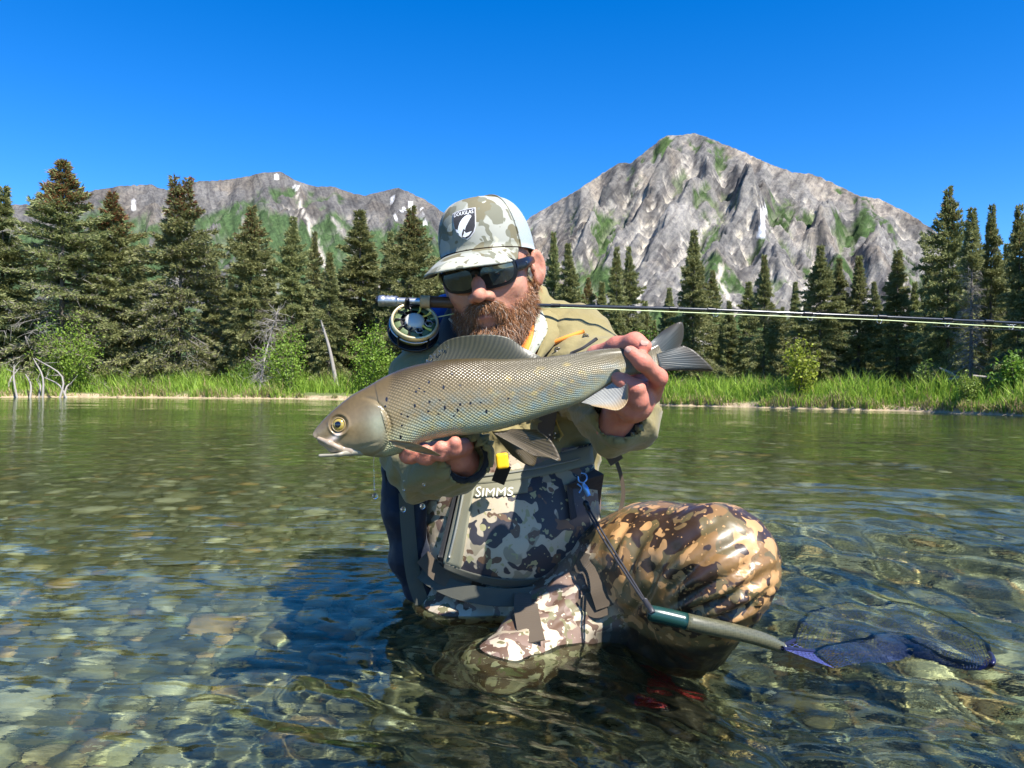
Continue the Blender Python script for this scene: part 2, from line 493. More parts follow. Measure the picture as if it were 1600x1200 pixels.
B = np.stack([B[..., 0] * ca[:, None] - B[..., 1] * sa[:, None], B[..., 0] * sa[:, None] + B[..., 1] * ca[:, None], B[..., 2]], -1)
B += np.stack([x, d, bed_z(x, d) + s * .1], -1)[:, None]
colp = np.repeat(pal[g.integers(0, len(pal), N)] * g.uniform(.65, 1.5, (N, 1)), len(v0), 0)
F_ = (f0[None] + (np.arange(N) * len(v0))[:, None, None]).reshape(-1, 3)
peb = obj('pebbles', mesh('pebbles', B.reshape(-1, 3), F_, col=colp), M_pebble, bed); peb['kind'] = 'stuff'
peb.cycles.is_caustics_receiver = True

# ---- banks and valley floor, one sheet to the horizon
offs = np.concatenate([[-.35, -.16, -.06, 0, .05, .1, .18, .3, .45, .65, .9, 1.3, 1.8, 2.5, 3.5, 5], np.exp(np.linspace(math.log(7), math.log(9000), 34))])
R = shore_r(az_grid)[:, None] + offs[None]
gx, gy = polar(az_grid, R)
lip = .11 + .05 * noise2(az_grid * 60, az_grid * 0 + 2, 3)[:, None]
def land(off, x, y, lip):
    return -.30 + .30 * sstep(-.35, -.02, off) + lip * sstep(-.03, .14, off) + .10 * sstep(.1, .8, off) + .25 * sstep(1, 9, off) + .9 * sstep(15, 300, off) + \
        .03 * fbm2(x * 1.5, y * 1.5, 3, 12) * sstep(.1, .8, off)
gz = land(offs[None], gx, gy, lip)
t = newmat('bank soil and grass'); vec = t.coord('Object')
zz = t.n('SeparateXYZ', Vector=t.n('NewGeometry').outputs[0]).outputs[2]
sand = t.mix(t.noise(vec, 9, 4), (.17, .115, .06), (.46, .37, .24))
turf = t.mix(t.noise(vec, 3, 4), (.06, .09, .022), (.12, .13, .04))
hz = t.math('ADD', zz, t.math('MULTIPLY', t.noise(vec, 5, 3), .12))
t.bsdf(Base__Color=t.mix(t.step(hz, .14, .21), sand, turf), Roughness=.9, Normal=t.bump(t.noise(vec, 30, 4), .6, .03))
ground = obj('ground', mesh('ground', np.stack([gx, gy, gz], -1).reshape(-1, 3), grid_faces(len(az_grid), len(offs))), t.m)
tag(ground, 'river bank and valley floor', kind='structure')
def ground_at(x, y):
    az = np.arctan2(x, y); off = np.hypot(x, y) - shore_r(az)
    return land(off, np.asarray(x, float), np.asarray(y, float), .085)

# ================================================================== mountains
def mountain(name, label, skyline, r0, r1, r2, cols, rows, seed, skew, amp, pal):
    sx = np.array([p[0] for p in skyline], float); sy = np.array([p[1] for p in skyline], float)
    px = np.linspace(sx[0], sx[-1], cols)
    py = np.interp(px, sx, sy) + 1.6 * fbm2(px / 9, px * 0, 3, seed) + 1.0 * np.abs(noise2(px / 4.5, px * 0, seed + 9))
    D = np.array([ray(a, b) for a, b in zip(px, py)])
    az = np.arctan2(D[:, 0], D[:, 1]); tanE = D[:, 2] / np.hypot(D[:, 0], D[:, 1])
    Rr = r1 + 160 * noise2(az * 14, az * 0, seed + 1) + 90 * noise2(az * 40, az * 0, seed + 2)
    nf = int(rows * .86); tt = np.concatenate([np.linspace(0, 1, nf), np.linspace(1, 1.35, rows - nf + 1)[1:]])
    dist = r0 + (Rr[:, None] - r0) * np.minimum(tt, 1)[None] + np.maximum(tt - 1, 0)[None] * (r2 - r1) * 2.2
    x, y = polar(az, dist)
    prof = np.where(tt <= 1, .72 * tt ** 1.25 + .28 * tt ** 2.6, 1 - (tt - 1) * 1.9)[None]
    up = dist - r0
    def gul(lx, ly, sk, sd, warp=60):
        wxx = x + warp * noise2(x / 260, up / 260, sd + 5)
        return 1 - np.abs(fbm2((wxx - sk * up) / lx, up / ly, 3, sd)) * 1.6
    big = gul(480, 620, skew, seed + 20, 150)
    mid = gul(190, 330, skew * 1.6, seed + 30, 70) 
    cross = gul(150, 230, -skew * .9, seed + 60, 60)
    fine = fbm2((x - skew * 1.2 * up) / 46, up / 120, 4, seed + 40)
    env = (np.minimum(tt, 1) ** .7 * (1 - .75 * sstep(.8, 1, tt)))[None]
    H = (r1 * tanE)[:, None]
    h = H * prof + env * amp * (big * 60 + mid * 40 + cross * 30 + (1 - np.abs(fbm2((x - .8 * up) / 62, up / 90, 3, seed + 45)) * 1.7) * 24 + fine * 12 + fbm2(x / 22, up / 30, 3, seed + 44) * 8) - env * amp * 120
    pq_ = px[:, None]; fq_ = np.clip(prof, 0, 1) + 0 * h
    for ln in pal.get('spurs', []):          # main spurs, given by photo x and share of the height
        xs_ = np.interp(fq_, [q[1] for q in ln[::-1]], [q[0] for q in ln[::-1]]) + 7 * noise2(fq_ * 9, fq_ * 0, int(ln[0][0]))
        w_ = 16 + 34 * (1 - fq_); inside = sstep(ln[-1][1] - .05, ln[-1][1] + .05, fq_) * sstep(ln[0][1] + .05, ln[0][1] - .05, fq_)
        h = h + amp * 105 * (tt[None] <= 1) * inside * np.maximum(0, 1 - np.abs(pq_ - xs_) / w_) * env
    e = (h - CAMZ) / dist
    k = tanE / np.maximum(e.max(1), 1e-4)
    ks = k
    h = h * ks[:, None]
    # surface cover: gullies carry pale scree, ledges carry green
    hb = h.copy()
    for _ in range(10):
        hb[1:-1] = .25 * (hb[:-2] + 2 * hb[1:-1] + hb[2:]); hb[:, 1:-1] = .25 * (hb[:, :-2] + 2 * hb[:, 1:-1] + hb[:, 2:])
    conc = (hb - h)
    conc = conc / (conc.std() + 1e-6)
    T = np.minimum(tt, 1)[None] + 0 * h
    veg = fbm2((x - .2 * up) / pal['veg_l'], up / pal['veg_l'] * .8, 4, seed + 70) + pal['veg_b'](T) + .12 * conc
    veg = sstep(.0, .16, veg)
    scree = sstep(pal['scree_t'], pal['scree_t'] + .9, conc + .9 * fbm2((x - skew * up) / 90, up / 500, 3, seed + 80)) 
    rocktone = fbm2((x - skew * up) / 120, up / 240, 4, seed + 90)
    strata = fbm2((x - skew * 1.5 * up) / 16, up / 160, 3, seed + 95)
    rk = np.array(pal['rock_d'])[None, None] + (np.array(pal['rock_l']) - np.array(pal['rock_d']))[None, None] * np.clip(.5 + .5 * rocktone + .30 * strata, 0, 1)[..., None]
    warm = sstep(0, .5, fbm2(x / 300, up / 300, 3, seed + 99))[..., None]
    rk = rk * (1 + warm * (np.array([1.07, 1.0, .92]) - 1))
    c = rk
    c = c * (1 - veg[..., None]) + veg[..., None] * np.array(pal['veg']) * (1 + .25 * strata[..., None])
    sc = (scree * (1 - sstep(.86, 1.0, T)) * (1 - .75 * veg))[..., None]
    c = c * (1 - sc * pal['scree_a']) + sc * pal['scree_a'] * np.array(pal['scree'])
    # single chutes and snow, given by their course on the face (photo x at top and bottom, share of the height)
    pxx = (px[:, None] + 0 * h); el = (h - CAMZ) / dist / np.maximum(tanE[:, None], 1e-4)   # 0 foot .. 1 ridge
    for (xa, ea, xb, eb, w, colr) in pal['chutes']:
        q = (ea - el) / (ea - eb); wob = 5 * noise2(el * 14, el * 0, seed + int(xa))
        d_ = np.abs(pxx - (xa + (xb - xa) * q + wob)) / (w * (.5 + 1.0 * np.clip(q, 0, 1)) * (1 + .5 * noise2(pxx / 3, el * 50, 4)))
        m_ = ((q > 0) & (q < 1.0) & (tt[None] <= 1)) * sstep(1.2, .6, d_)
        c = c * (1 - m_[..., None]) + m_[..., None] * np.array(colr)
    c = np.clip(c, .01, .9)
    t = newmat(name + ' rock and scree'); vec = t.coord('Object')
    n1 = t.noise(vec, .05, 6, .75); n2 = t.noise(vec, .012, 5, .7)
    sx_ = t.n('SeparateXYZ', Vector=vec)
    du = t.math('SUBTRACT', sx_.outputs[0], t.math('MULTIPLY', sx_.outputs[2], pal['dip']))
    dv2 = t.math('ADD', sx_.outputs[2], t.math('MULTIPLY', sx_.outputs[0], pal['dip'] * .8))
    st_ = t.noise(t.n('CombineXYZ', X=du, Y=t.math('MULTIPLY', dv2, .10), Z=t.math('MULTIPLY', sx_.outputs[1], .05)).outputs[0], .045, 6, .72)
    base = t.mix(t.step(n1, .42, .62), t.mix(1.0, t.attr(), (1.2, 1.18, 1.13), 'MULTIPLY'), t.mix(1.0, t.attr(), (.74, .74, .76), 'MULTIPLY'))
    base = t.mix(t.step(st_, .46, .62), base, t.mix(1.0, base, (.66, .65, .67), 'MULTIPLY'))
    base = t.mix(t.math('MULTIPLY', t.step(n2, .5, .68), .8), base, t.mix(1.0, base, (1.25, 1.2, 1.1), 'MULTIPLY'))
    n1 = t.math('ADD', n1, t.math('MULTIPLY', st_, .8))
    t.bsdf(Base__Color=base, Roughness=.95, Specular__IOR__Level=.1, Normal=t.bump(n1, .8, 9))
    me = mesh(name, np.stack([x, y, h], -1).reshape(-1, 3), grid_faces(cols, rows), True, c.reshape(-1, 3))
    o = obj(name, me, t.m); tag(o, label, kind='structure'); return o
WHITE = (.85, .86, .88); PALE = (.42, .39, .34)
mountain('mountain', 'steep bare grey rock peak with pale scree chutes',
    [(700, 470), (760, 400), (800, 362), (830, 338), (870, 315), (905, 295), (950, 265), (968, 254), (985, 255), (1010, 235), (1040, 212), (1060, 211), (1085, 208), (1110, 216), (1130, 225), (1155, 234),
     (1185, 248), (1205, 257), (1240, 269), (1270, 272), (1300, 285), (1340, 305), (1375, 311), (1420, 333), (1460, 360), (1500, 388), (1560, 432), (1640, 470), (1760, 490), (1900, 500), (2200, 480), (2600, 500), (3200, 540)],
    1700, 3300, 4600, 800, 280, 3, .7, 1.1,
    dict(dip=.75, spurs=[[(1065, .98), (1040, .76), (985, .53), (935, .30)], [(1098, .96), (1108, .75), (1080, .62), (1005, .35)], [(1205, .85), (1172, .66), (1130, .48), (1118, .3)], [(1300, .78), (1285, .6), (1330, .35)], [(1150, .9), (1160, .72), (1205, .5), (1232, .3)], [(985, .9), (940, .7), (880, .4)], [(1380, .7), (1370, .5), (1400, .3)]], rock_d=(.075, .073, .073), rock_l=(.245, .235, .222), veg=(.050, .085, .030), veg_l=190, veg_b=lambda T: -.34 + .75 * sstep(.52, .25, T) + .0 * T + .10 * sstep(.55, .75, T) * sstep(.97, .8, T), scree=PALE, scree_t=.7, scree_a=.8,
         chutes=[(1195, .80, 1190, .66, 4, WHITE), (1130, .52, 1085, .10, 7, PALE), (1275, .62, 1235, .10, 6, PALE), (1120, .46, 1150, .35, 4, PALE), (1420, .55, 1290, .12, 7, PALE), (1010, .45, 990, .3, 4, PALE)]))
mountain('mountain_ridge', 'green and grey mountain ridge with snow patches',
    [(-2600, 560), (-1900, 520), (-1400, 470), (-1000, 420), (-700, 395), (-450, 350), (-260, 330), (-100, 315), (30, 320), (80, 316), (110, 308), (150, 297), (190, 290), (235, 288), (260, 297), (285, 290), (310, 283), (350, 281), (385, 276), (408, 270), (440, 268), (460, 281), (490, 291), (520, 291), (545, 300), (570, 306),
     (595, 299), (620, 293), (640, 300), (665, 312), (690, 330), (720, 350), (760, 345), (800, 360), (860, 400), (930, 450)],
    2600, 5200, 7200, 760, 170, 13, .1, 1.7,
    dict(dip=-.5, rock_d=(.06, .06, .062), rock_l=(.15, .145, .142), veg=(.050, .085, .036), veg_l=420, veg_b=lambda T: .50 - .95 * sstep(.80, 1.0, T), scree=(.36, .34, .31), scree_t=1.0, scree_a=.7,
         chutes=[(462, .95, 545, .35, 4, (.40, .37, .33)), (463, .985, 464, .955, 2.5, WHITE), (612, .96, 616, .93, 2, WHITE), (640, .955, 645, .90, 1.6, WHITE), (660, .95, 668, .87, 1.8, WHITE), (632, .92, 629, .89, 1.6, WHITE), (622, .88, 619, .85, 1.5, WHITE), (208, .93, 211, .885, 2, WHITE), (380, .80, 430, .42, 8, (.24, .225, .21)), (520, .85, 640, .35, 7, (.25, .235, .215)), (300, .82, 270, .45, 7, (.22, .205, .19)), (432, .985, 434, .965, 2, WHITE)]))
# ================================================================== vegetation
def leaf_mat(name, trans=.35, sat=1.0, rough=.55):
    t = newmat(name); c = t.attr()
    oi = t.n('ObjectInfo')
    c = t.mix(.55, c, t.n('HueSaturation', Hue=t.math('ADD', .48, t.math('MULTIPLY', oi.outputs['Random'], .04)), Saturation=sat, Value=t.math('ADD', .75, t.math('MULTIPLY', oi.outputs['Random'], .5)), Color=c).outputs[0])
    d = t.n('BsdfDiffuse', Color=c); tr = t.n('BsdfTranslucent', Color=c)
    gl = t.n('BsdfGlossy', Color=(.5, .5, .5), Roughness=rough)
    m1 = t.n('MixShader', Fac=trans, i1=d.outputs[0], i2=tr.outputs[0])
    t.out(t.n('MixShader', Fac=.04, i1=m1.outputs[0], i2=gl.outputs[0])); return t.m
M_needle = leaf_mat('spruce needles', .35)
M_leaf = leaf_mat('willow leaves', .45)
M_grass = leaf_mat('sedge grass', .4)
def bark_mat(name, a, b, sc=6):
    t = newmat(name); vec = t.coord('Object', (1, 1, .25))
    n = t.noise(vec, sc, 5, .65)
    t.bsdf(Base__Color=t.mix(n, a, b), Roughness=.9, Normal=t.bump(n, .8, .02)); return t.m
M_bark = bark_mat('spruce bark', (.05, .04, .03), (.19, .16, .13))
M_dead = bark_mat('weathered dead wood', (.14, .125, .11), (.36, .33, .29))

def cards(c, ax, side, L, Wd, col):
    """little pointed leaves: c centre of base, ax direction, side, L length, Wd width"""
    n = len(c); nn = np.cross(ax, side)
    a = c; b = c + ax * (L * .45)[:, None] + side * (Wd * .5)[:, None] + nn * (Wd * .12)[:, None]
    e = c + ax * L[:, None]; d = c + ax * (L * .45)[:, None] - side * (Wd * .5)[:, None] + nn * (Wd * .12)[:, None]
    v = np.stack([a, b, e, d], 1).reshape(-1, 3); i = np.arange(n) * 4
    f = np.stack([i, i + 1, i + 2, i + 3], -1)
    return v, f, np.repeat(col, 4, 0)

def spruce(seed, H=8.0, R=1.5, brown=.0, dens=1.0, dead=.15, p=.75, grey=0.0, bare_to=0.0, twin=False):
    g = np.random.default_rng(seed)
    C, A, S, L, Wd, K = [], [], [], [], [], []
    tw = MB(); trunk = MB()
    bend = g.uniform(-.12, .12, 2)
    def axis(z): return np.array([bend[0] * math.sin(z / H * 3), bend[1] * math.sin(z / H * 2.4), z])
    zs = np.linspace(-.4, H, 14)
    trunk.tube([axis(z) for z in zs], np.interp(zs, [-.4, 0, H], [.02 * H, .0165 * H, .006]), 8)
    leaders = [(0, 0, H)]
    if twin: leaders = [(-.25, .1, H), (.35, -.1, H * .965)]
    lob = g.uniform(0, 6.3, 4)
    z = .035 * H
    while z < H * .995:
        q = z / H
        nb = g.integers(5, 8) if q < .93 else 4
        for b in range(nb):
            az = g.uniform(0, 6.3)
            out = .80 + .28 * math.sin(az * 2 + lob[0] + q * 5) + .16 * math.sin(az * 3 + lob[1] - q * 14) 
            Lb = 1.8 * R * min(1, (1 - q + .015) ** p * 1.02) * out * g.uniform(.62, 1.15)
            if q < .1: Lb *= .55 + 4.5 * q
            Lb = max(Lb * (1 - .62 * float(sstep(.70, 1.0, q))) * (1.15 if (b == 1 and q > .6) else 1), .07)
            base = axis(z)
            if twin and q > .72:
                l = leaders[b % 2]; k = (q - .72) / .28; base = base + np.array([l[0], l[1], 0]) * k
            elev = -.42 + .95 * q ** 1.2 + g.normal(0, .1)
            dr = np.array([math.cos(az), math.sin(az), 0])
            ns = max(3, int(Lb / .14))
            s = np.linspace(0, 1, ns + 1)
            droop = -.20 * Lb * (1 - q) * s ** 2 + .16 * Lb * np.maximum(0, s - .6) ** 1.5
            pts = base + dr * (Lb * s * math.cos(elev))[:, None]; pts[:, 2] += Lb * s * math.sin(elev) + droop
            isdead = g.random() < (dead * (1.6 - q * 2.0) if q < .8 else 0) or q < bare_to
            if isdead or b == 0:
                tw.tube(pts[::max(1, ns // 3)], np.linspace(.016, .004, len(pts[::max(1, ns // 3)])) * (.7 + .5 * (1 - q)), 3, False)
            if isdead:
                for k in range(3 + int(Lb * 5)):
                    sk = g.uniform(.25, 1); pk = base + dr * (Lb * sk * math.cos(elev)); pk[2] += Lb * sk * math.sin(elev) - .20 * Lb * (1 - q) * sk ** 2
                    e = norm(dr * g.uniform(.2, 1) + g.normal(0, .6, 3) + np.array([0, 0, -.3])) * g.uniform(.15, .45)
                    tw.tube([pk, pk + e * .6, pk + e + [0, 0, -.04]], [.007, .005, .003], 3, False)
                if q < bare_to and g.random() < .8: continue
                if g.random() < .6: continue
            side0 = np.array([-dr[1], dr[0], 0])
            cnt = int((16 + 150 * Lb) * dens)
            sk = g.random(cnt) ** .62
            sgn = np.where(g.random(cnt) < .5, -1, 1)
            wid = (.10 + .26 * Lb * (1 - sk) * (.4 + sk)) * g.random(cnt)
            pk = base + dr * (Lb * sk * math.cos(elev))[:, None]
            pk[:, 2] += Lb * sk * math.sin(elev) - .20 * Lb * (1 - q) * sk ** 2 + .16 * Lb * np.maximum(0, sk - .6) ** 1.5
            pk += side0 * (sgn * wid)[:, None]; pk[:, 2] -= wid * .35 * (1.2 - q) + np.abs(g.normal(0, .035, cnt))
            ax = dr * g.uniform(.4, 1.0, cnt)[:, None] + side0 * (sgn * g.uniform(.1, 1.0, cnt))[:, None]
            ax[:, 2] += g.uniform(-.75, .25, cnt) + .55 * q
            ax = norm(ax + g.normal(0, .18, (cnt, 3)))
            sd = norm(np.cross(ax, g.normal(size=(cnt, 3))))
            C.append(pk); A.append(ax); S.append(sd)
            L.append(g.uniform(.11, .24, cnt)); Wd.append(g.uniform(.032, .06, cnt))
            t_ = g.random(cnt)[:, None]
            col = np.array([.135, .158, .052]) * (1 - t_) + np.array([.33, .335, .14]) * t_
            if grey:
                m = (g.random(cnt) < grey * max(0, 1 - q * 1.1))[:, None]; col = np.where(m, np.array([.20, .18, .14]) * g.uniform(.7, 1.2, (cnt, 1)), col)
            if brown and q > .74:
                m = (g.random(cnt) < brown * .7 * min(1, (q - .74) / .12) * (.45 + .55 * (sk > .35)))[:, None]
                col = np.where(m, np.array([.20, .085, .038]) * g.uniform(.6, 1.35, (cnt, 1)), col)
            K.append(col)
        z += H / 44 * (1 - .45 * q) * g.uniform(.75, 1.25)
    v, f, c = cards(np.concatenate(C), np.concatenate(A), np.concatenate(S), np.concatenate(L), np.concatenate(Wd), np.concatenate(K))
    root = empty('spruce_tree')
    trunk.build('trunk', M_bark, root)
    tw.build('bare_branches', M_dead if (grey or bare_to) else M_bark, root, kind='stuff')
    obj('crown', mesh('crown', v, f, False, c), M_needle, root)
    root['H'] = H
    return root
protos = {
    'a': spruce(1, R=1.45, brown=.0), 'b': spruce(2, R=1.25, brown=.10, p=.85), 'c': spruce(3, R=1.75, brown=.75, dead=.2, grey=.12),
    'd': spruce(4, R=1.75, brown=.55, dead=.3, grey=.28, twin=True), 'e': spruce(5, R=.95, p=.7), 'f': spruce(6, R=1.6, dead=.25, brown=.3, p=.65),
    'g': spruce(7, R=1.9, brown=.8, dead=.45, grey=.45), 'n': spruce(8, R=.72, p=.6, dens=1.1)}
used_proto = set()
GRP = 'spruce trees along the far bank'
def put_tree(kind, px, ytop, dd, wid=1.0, label=None, rot=None, group=GRP, base_py=606):
    """dd: metres behind the water's edge; height follows from the top seen in the photograph"""
    D0 = ray(px, base_py); az = math.atan2(D0[0], D0[1])
    r = float(shore_r(az)) + dd; x, y = math.sin(az) * r, math.cos(az) * r
    gz_ = float(ground_at(np.array(x), np.array(y)))
    top = P(px, ytop, y)[2]
    src = protos[kind]
    o = src if kind not in used_proto else copy_tree(src)
    used_proto.add(kind)
    h = top - gz_; s = h / src['H']
    o.location = (x, y, gz_); o.scale = (s * wid, s * wid, s)
    o.rotation_euler = (0, 0, random.uniform(0, 6.3) if rot is None else rot)
    tag(o, label, 'spruce tree', group)
    return o
L_rear = 'slim spruce tree in the dense row behind the bank trees'
FRONT = [
 ('e', 4, 290, 4.0, 1.0, 'dark slender spruce beyond the tall brown-topped one by the drift branches'),
 ('g', 95, 250, 2.6, 1.0, 'tall brown-topped spruce with grey dead lower boughs above the drift branches'),
 ('c', 172, 300, 3.2, .95, 'brown-topped spruce behind the bright green willow bush'),
 ('d', 276, 274, 2.4, .86, 'broad twin-topped spruce with brown tips over tall grass'),
 ('f', 390, 322, 3.0, .86, 'dense spruce with reddish brown crown beside the twin-topped spruce'),
 ('a', 457, 340, 3.6, .78, 'green pointed spruce behind the fallen grey dead tree'),
 ('b', 489, 360, 5.0, .6, 'small dark spruce tip between the green pointed spruce and the leaning white trunk'),
 ('b', 512, 392, 2.6, .85, 'short spruce directly behind the leaning white dead trunk'),
 ('e', 558, 328, 4.2, 1.2, 'slim spruce with tall narrow top beside the reel'),
 ('f', 640, 323, 3.5, .85, 'wide spruce standing behind the fly reel'),
 ('a', 608, 362, 5.2, .7, 'spruce half hidden by the wide spruce behind the reel'),
 ('a', 715, 350, 4.5, .9, 'spruce mostly hidden behind the angler'),
 ('b', 862, 360, 4.2, .62, 'spruce next to the angler\'s ear'),
 ('e', 884, 380, 3.6, .8, 'narrow spruce second from the angler\'s ear'),
 ('c', 917, 435, 4.4, .62, 'low brown-topped spruce under the rod'),
 ('b', 961, 384, 3.8, .7, 'left one of the paired spruces above the fish tail'),
 ('a', 979, 386, 4.6, .62, 'right one of the paired spruces above the fish tail'),
 ('a', 1082, 360, 3.0, .78, 'large spruce standing over the tail fin of the fish'),
 ('b', 1112, 420, 4.2, .8, 'small spruce leaning against the large spruce over the tail fin'),
 ('b', 1192, 396, 3.2, .72, 'pointed spruce beside the yellow-green willow bush'),
 ('e', 1168, 440, 4.0, 1.0, 'small slim spruce touching the pointed one near the yellow-green bush'),
 ('a', 1282, 384, 2.6, .86, 'full sunlit spruce behind the yellow-green willow bush'),
 ('b', 1310, 402, 3.6, .8, 'spruce merged with the full sunlit one'),
 ('b', 1340, 398, 3.2, .85, 'medium spruce between the sunlit one and the tall dark group'),
 ('e', 1403, 390, 2.8, 1.05, 'slender spruce with grey bare stem below the scree slope'),
 ('e', 1429, 440, 3.6, .8, 'thin short spruce beside the tall dark group'),
 ('f', 1480, 293, 2.6, .62, 'tallest dark spruce with ragged top beside the dead grey snag'),
 ('b', 1549, 318, 3.0, .62, 'tall dark spruce just past the dead grey snag'),
 ('b', 1590, 318, 2.4, .66, 'tall dark spruce second past the dead grey snag'),
 ('f', 1640, 330, 2.6, .7, 'tall dark spruce third past the dead grey snag'),
 ('a', -60, 280, 3.0, .9, 'spruce at the upstream end of the bank row'),
]
for a in FRONT: put_tree(*a)
fill = [(40, 380), (140, 420), (215, 400), (330, 400), (355, 430), (425, 410), (532, 420), (580, 410), (672, 400), (700, 420), (750, 400), (800, 400), (840, 430), (900, 455), (935, 440), (1005, 470), (1025, 500), (1045, 450), (1135, 470), (1150, 500),
        (1222, 480), (1245, 440), (1262, 470), (1365, 440), (1385, 470), (1450, 420), (1462, 400), (1500, 400), (1530, 390), (1570, 380), (1605, 370), (1010, 490), (1125, 505), (1205, 500), (1355, 480), (1440, 480)]
MARKS = [(4, 'dark slender spruce'), (95, 'spruce by the drift branches'), (172, 'bush-side spruce'), (276, 'twin-topped spruce'), (390, 'reddish-crowned spruce'), (457, 'green pointed spruce'), (512, 'leaning white trunk'), (558, 'narrow-topped spruce'),
         (640, 'wide spruce behind the reel'), (735, 'angler\'s cap'), (862, 'angler\'s ear'), (917, 'low brown-topped spruce'), (970, 'paired spruces'), (1082, 'large spruce over the tail fin'), (1192, 'pointed spruce'), (1282, 'sunlit spruce'), (1340, 'medium spruce'), (1403, 'bare-stemmed spruce'),
         (1480, 'tallest dark spruce'), (1516, 'dead snag'), (1549, 'dark spruce next to it'), (1590, 'last dark spruce'), (1640, 'end of the dark row')]
fill.sort(); seen = {}
for i, (x, y) in enumerate(fill):
    k = max(j for j in range(len(MARKS) - 1) if MARKS[j][0] <= x); seen.setdefault(k, []).append((y, i))
for i, (x, y) in enumerate(fill):
    k = max(j for j in range(len(MARKS) - 1) if MARKS[j][0] <= x); grp_ = sorted(seen[k]); r_ = [q[1] for q in grp_].index(i)
    size = 'slim' if len(grp_) == 1 else ['tallest', 'middle-sized', 'small', 'lowest'][r_ if r_ < len(grp_) - 1 else (3 if len(grp_) > 2 else 2)]
    put_tree('nbean'[i % 5], x + random.uniform(-4, 4), y, 5.5 + random.uniform(0, 4.5), random.uniform(.75, 1.1), '%s rear spruce between the %s and the %s' % (size, MARKS[k][1], MARKS[k + 1][1]), group='slim spruces in the rear row')

for i, (x, y) in enumerate([(-130, 300), (-210, 285), (-300, 330), (-400, 300), (-520, 340), (1720, 330), (1820, 320), (1960, 340)]):
    put_tree('abf'[i % 3], x, y, 2.8, .85, 'spruce of the bank row %s' % ('before the drift branches begin' if x < 0 else 'beyond the tall dark group'), group='outer spruces of the bank row')
# dead snag with a green tip
protos['s'] = spruce(21, R=.62, p=.35, dead=1.0, bare_to=.66, grey=.0, dens=.9)
o = put_tree('s', 1516, 325, 2.0, .72, 'dead grey spruce snag with thin green tip', group=None); o.name = 'dead_snag'

def bank_xy(px, dd):
    D0 = ray(px, 606); az = math.atan2(D0[0], D0[1]); r = float(shore_r(az)) + dd
    x, y = math.sin(az) * r, math.cos(az) * r
    return np.array([x, y, float(ground_at(np.array(x), np.array(y)))])

def bush(px, ytop, ybase, wpx, dd, label, colA, colB, seed, dens=1.0, leaf=.085):
    g = np.random.default_rng(seed); b = bank_xy(px, dd)
    h = P(px, ytop, b[1])[2] - b[2]; w = wpx / FPX * b[1] / 2
    root = empty('willow_bush', b); st = MB(); C = []
    ns = 11
    for k in range(ns):
        a = g.uniform(0, 6.3); q = g.random() ** .5
        top = np.array([math.cos(a) * w * q, math.sin(a) * w * q * .8, h * (1 - .45 * q ** 2) * g.uniform(.8, 1)])
        pts = catmull([[math.cos(a) * .04, math.sin(a) * .04, -.05], top * np.array([.35, .35, .45]), top], 6)
        st.tube(pts, np.linspace(.016, .003, 6), 4, False)
        n = int(150 * dens)
        s = .22 + .78 * g.random(n) ** .7
        pk = np.stack([np.interp(s, np.linspace(0, 1, 6), pts[:, i]) for i in range(3)], -1)
        pk += g.normal(0, 1, (n, 3)) * np.array([w * .23, w * .23, h * .075])
        C.append(pk)
    C = np.concatenate(C); C = C[C[:, 2] > .05]; n = len(C)
    ax = norm(g.normal(0, 1, (n, 3)) + [0, 0, .2]); sd = norm(np.cross(ax, g.normal(size=(n, 3))))
    t_ = g.random(n)[:, None]; col = np.array(colA) * (1 - t_) + np.array(colB) * t_
    v, f, c = cards(C, ax, sd, g.uniform(.7, 1.3, n) * leaf, g.uniform(.7, 1.2, n) * leaf * .6, col)
    st.build('stems', M_bark, root); obj('foliage', mesh('foliage', v, f, False, c), M_leaf, root)
    tag(root, label, 'bush', 'leafy willow bushes on the far bank')
GA, GB = (.13, .23, .02), (.26, .40, .05); YA, YB = (.20, .26, .02), (.36, .42, .05)
bush(106, 488, 590, 96, .45, 'bright green leafy bush beside the drift branches', GA, GB, 1, 1.5)
bush(455, 505, 590, 90, .6, 'green leafy bush beside the fallen grey dead tree', GA, GB, 2, 1.2)
bush(575, 500, 590, 80, .8, 'green leafy bush between the leaning white trunk and the reel', GA, GB, 3, 1.4)
bush(615, 545, 590, 60, .6, 'low green bush below the reel', GA, GB, 4, 1.2)
bush(1252, 522, 610, 64, .55, 'yellow-green leafy bush in front of the sunlit spruce', YA, YB, 5, .8)
bush(1025, 500, 600, 90, 2.6, 'dim green bush behind the fish tail', (.08, .14, .02), GA, 6, 1.1)
bush(1512, 575, 640, 36, .4, 'small pale green bush at the foot of the dead snag', (.16, .22, .04), (.26, .34, .07), 7, .5, .06)
bush(1590, 540, 620, 60, 1.4, 'green bush under the tall dark spruces', GA, (.16, .24, .04), 8, .8)
bush(1445, 555, 610, 34, 1.0, 'sparse small bush under the tallest dark spruce', (.14, .2, .04), (.24, .32, .07), 9, .4, .06)
bush(380, 560, 600, 50, 1.6, 'low dull green bush under the reddish-topped spruce', (.08, .13, .03), GA, 10, .8)

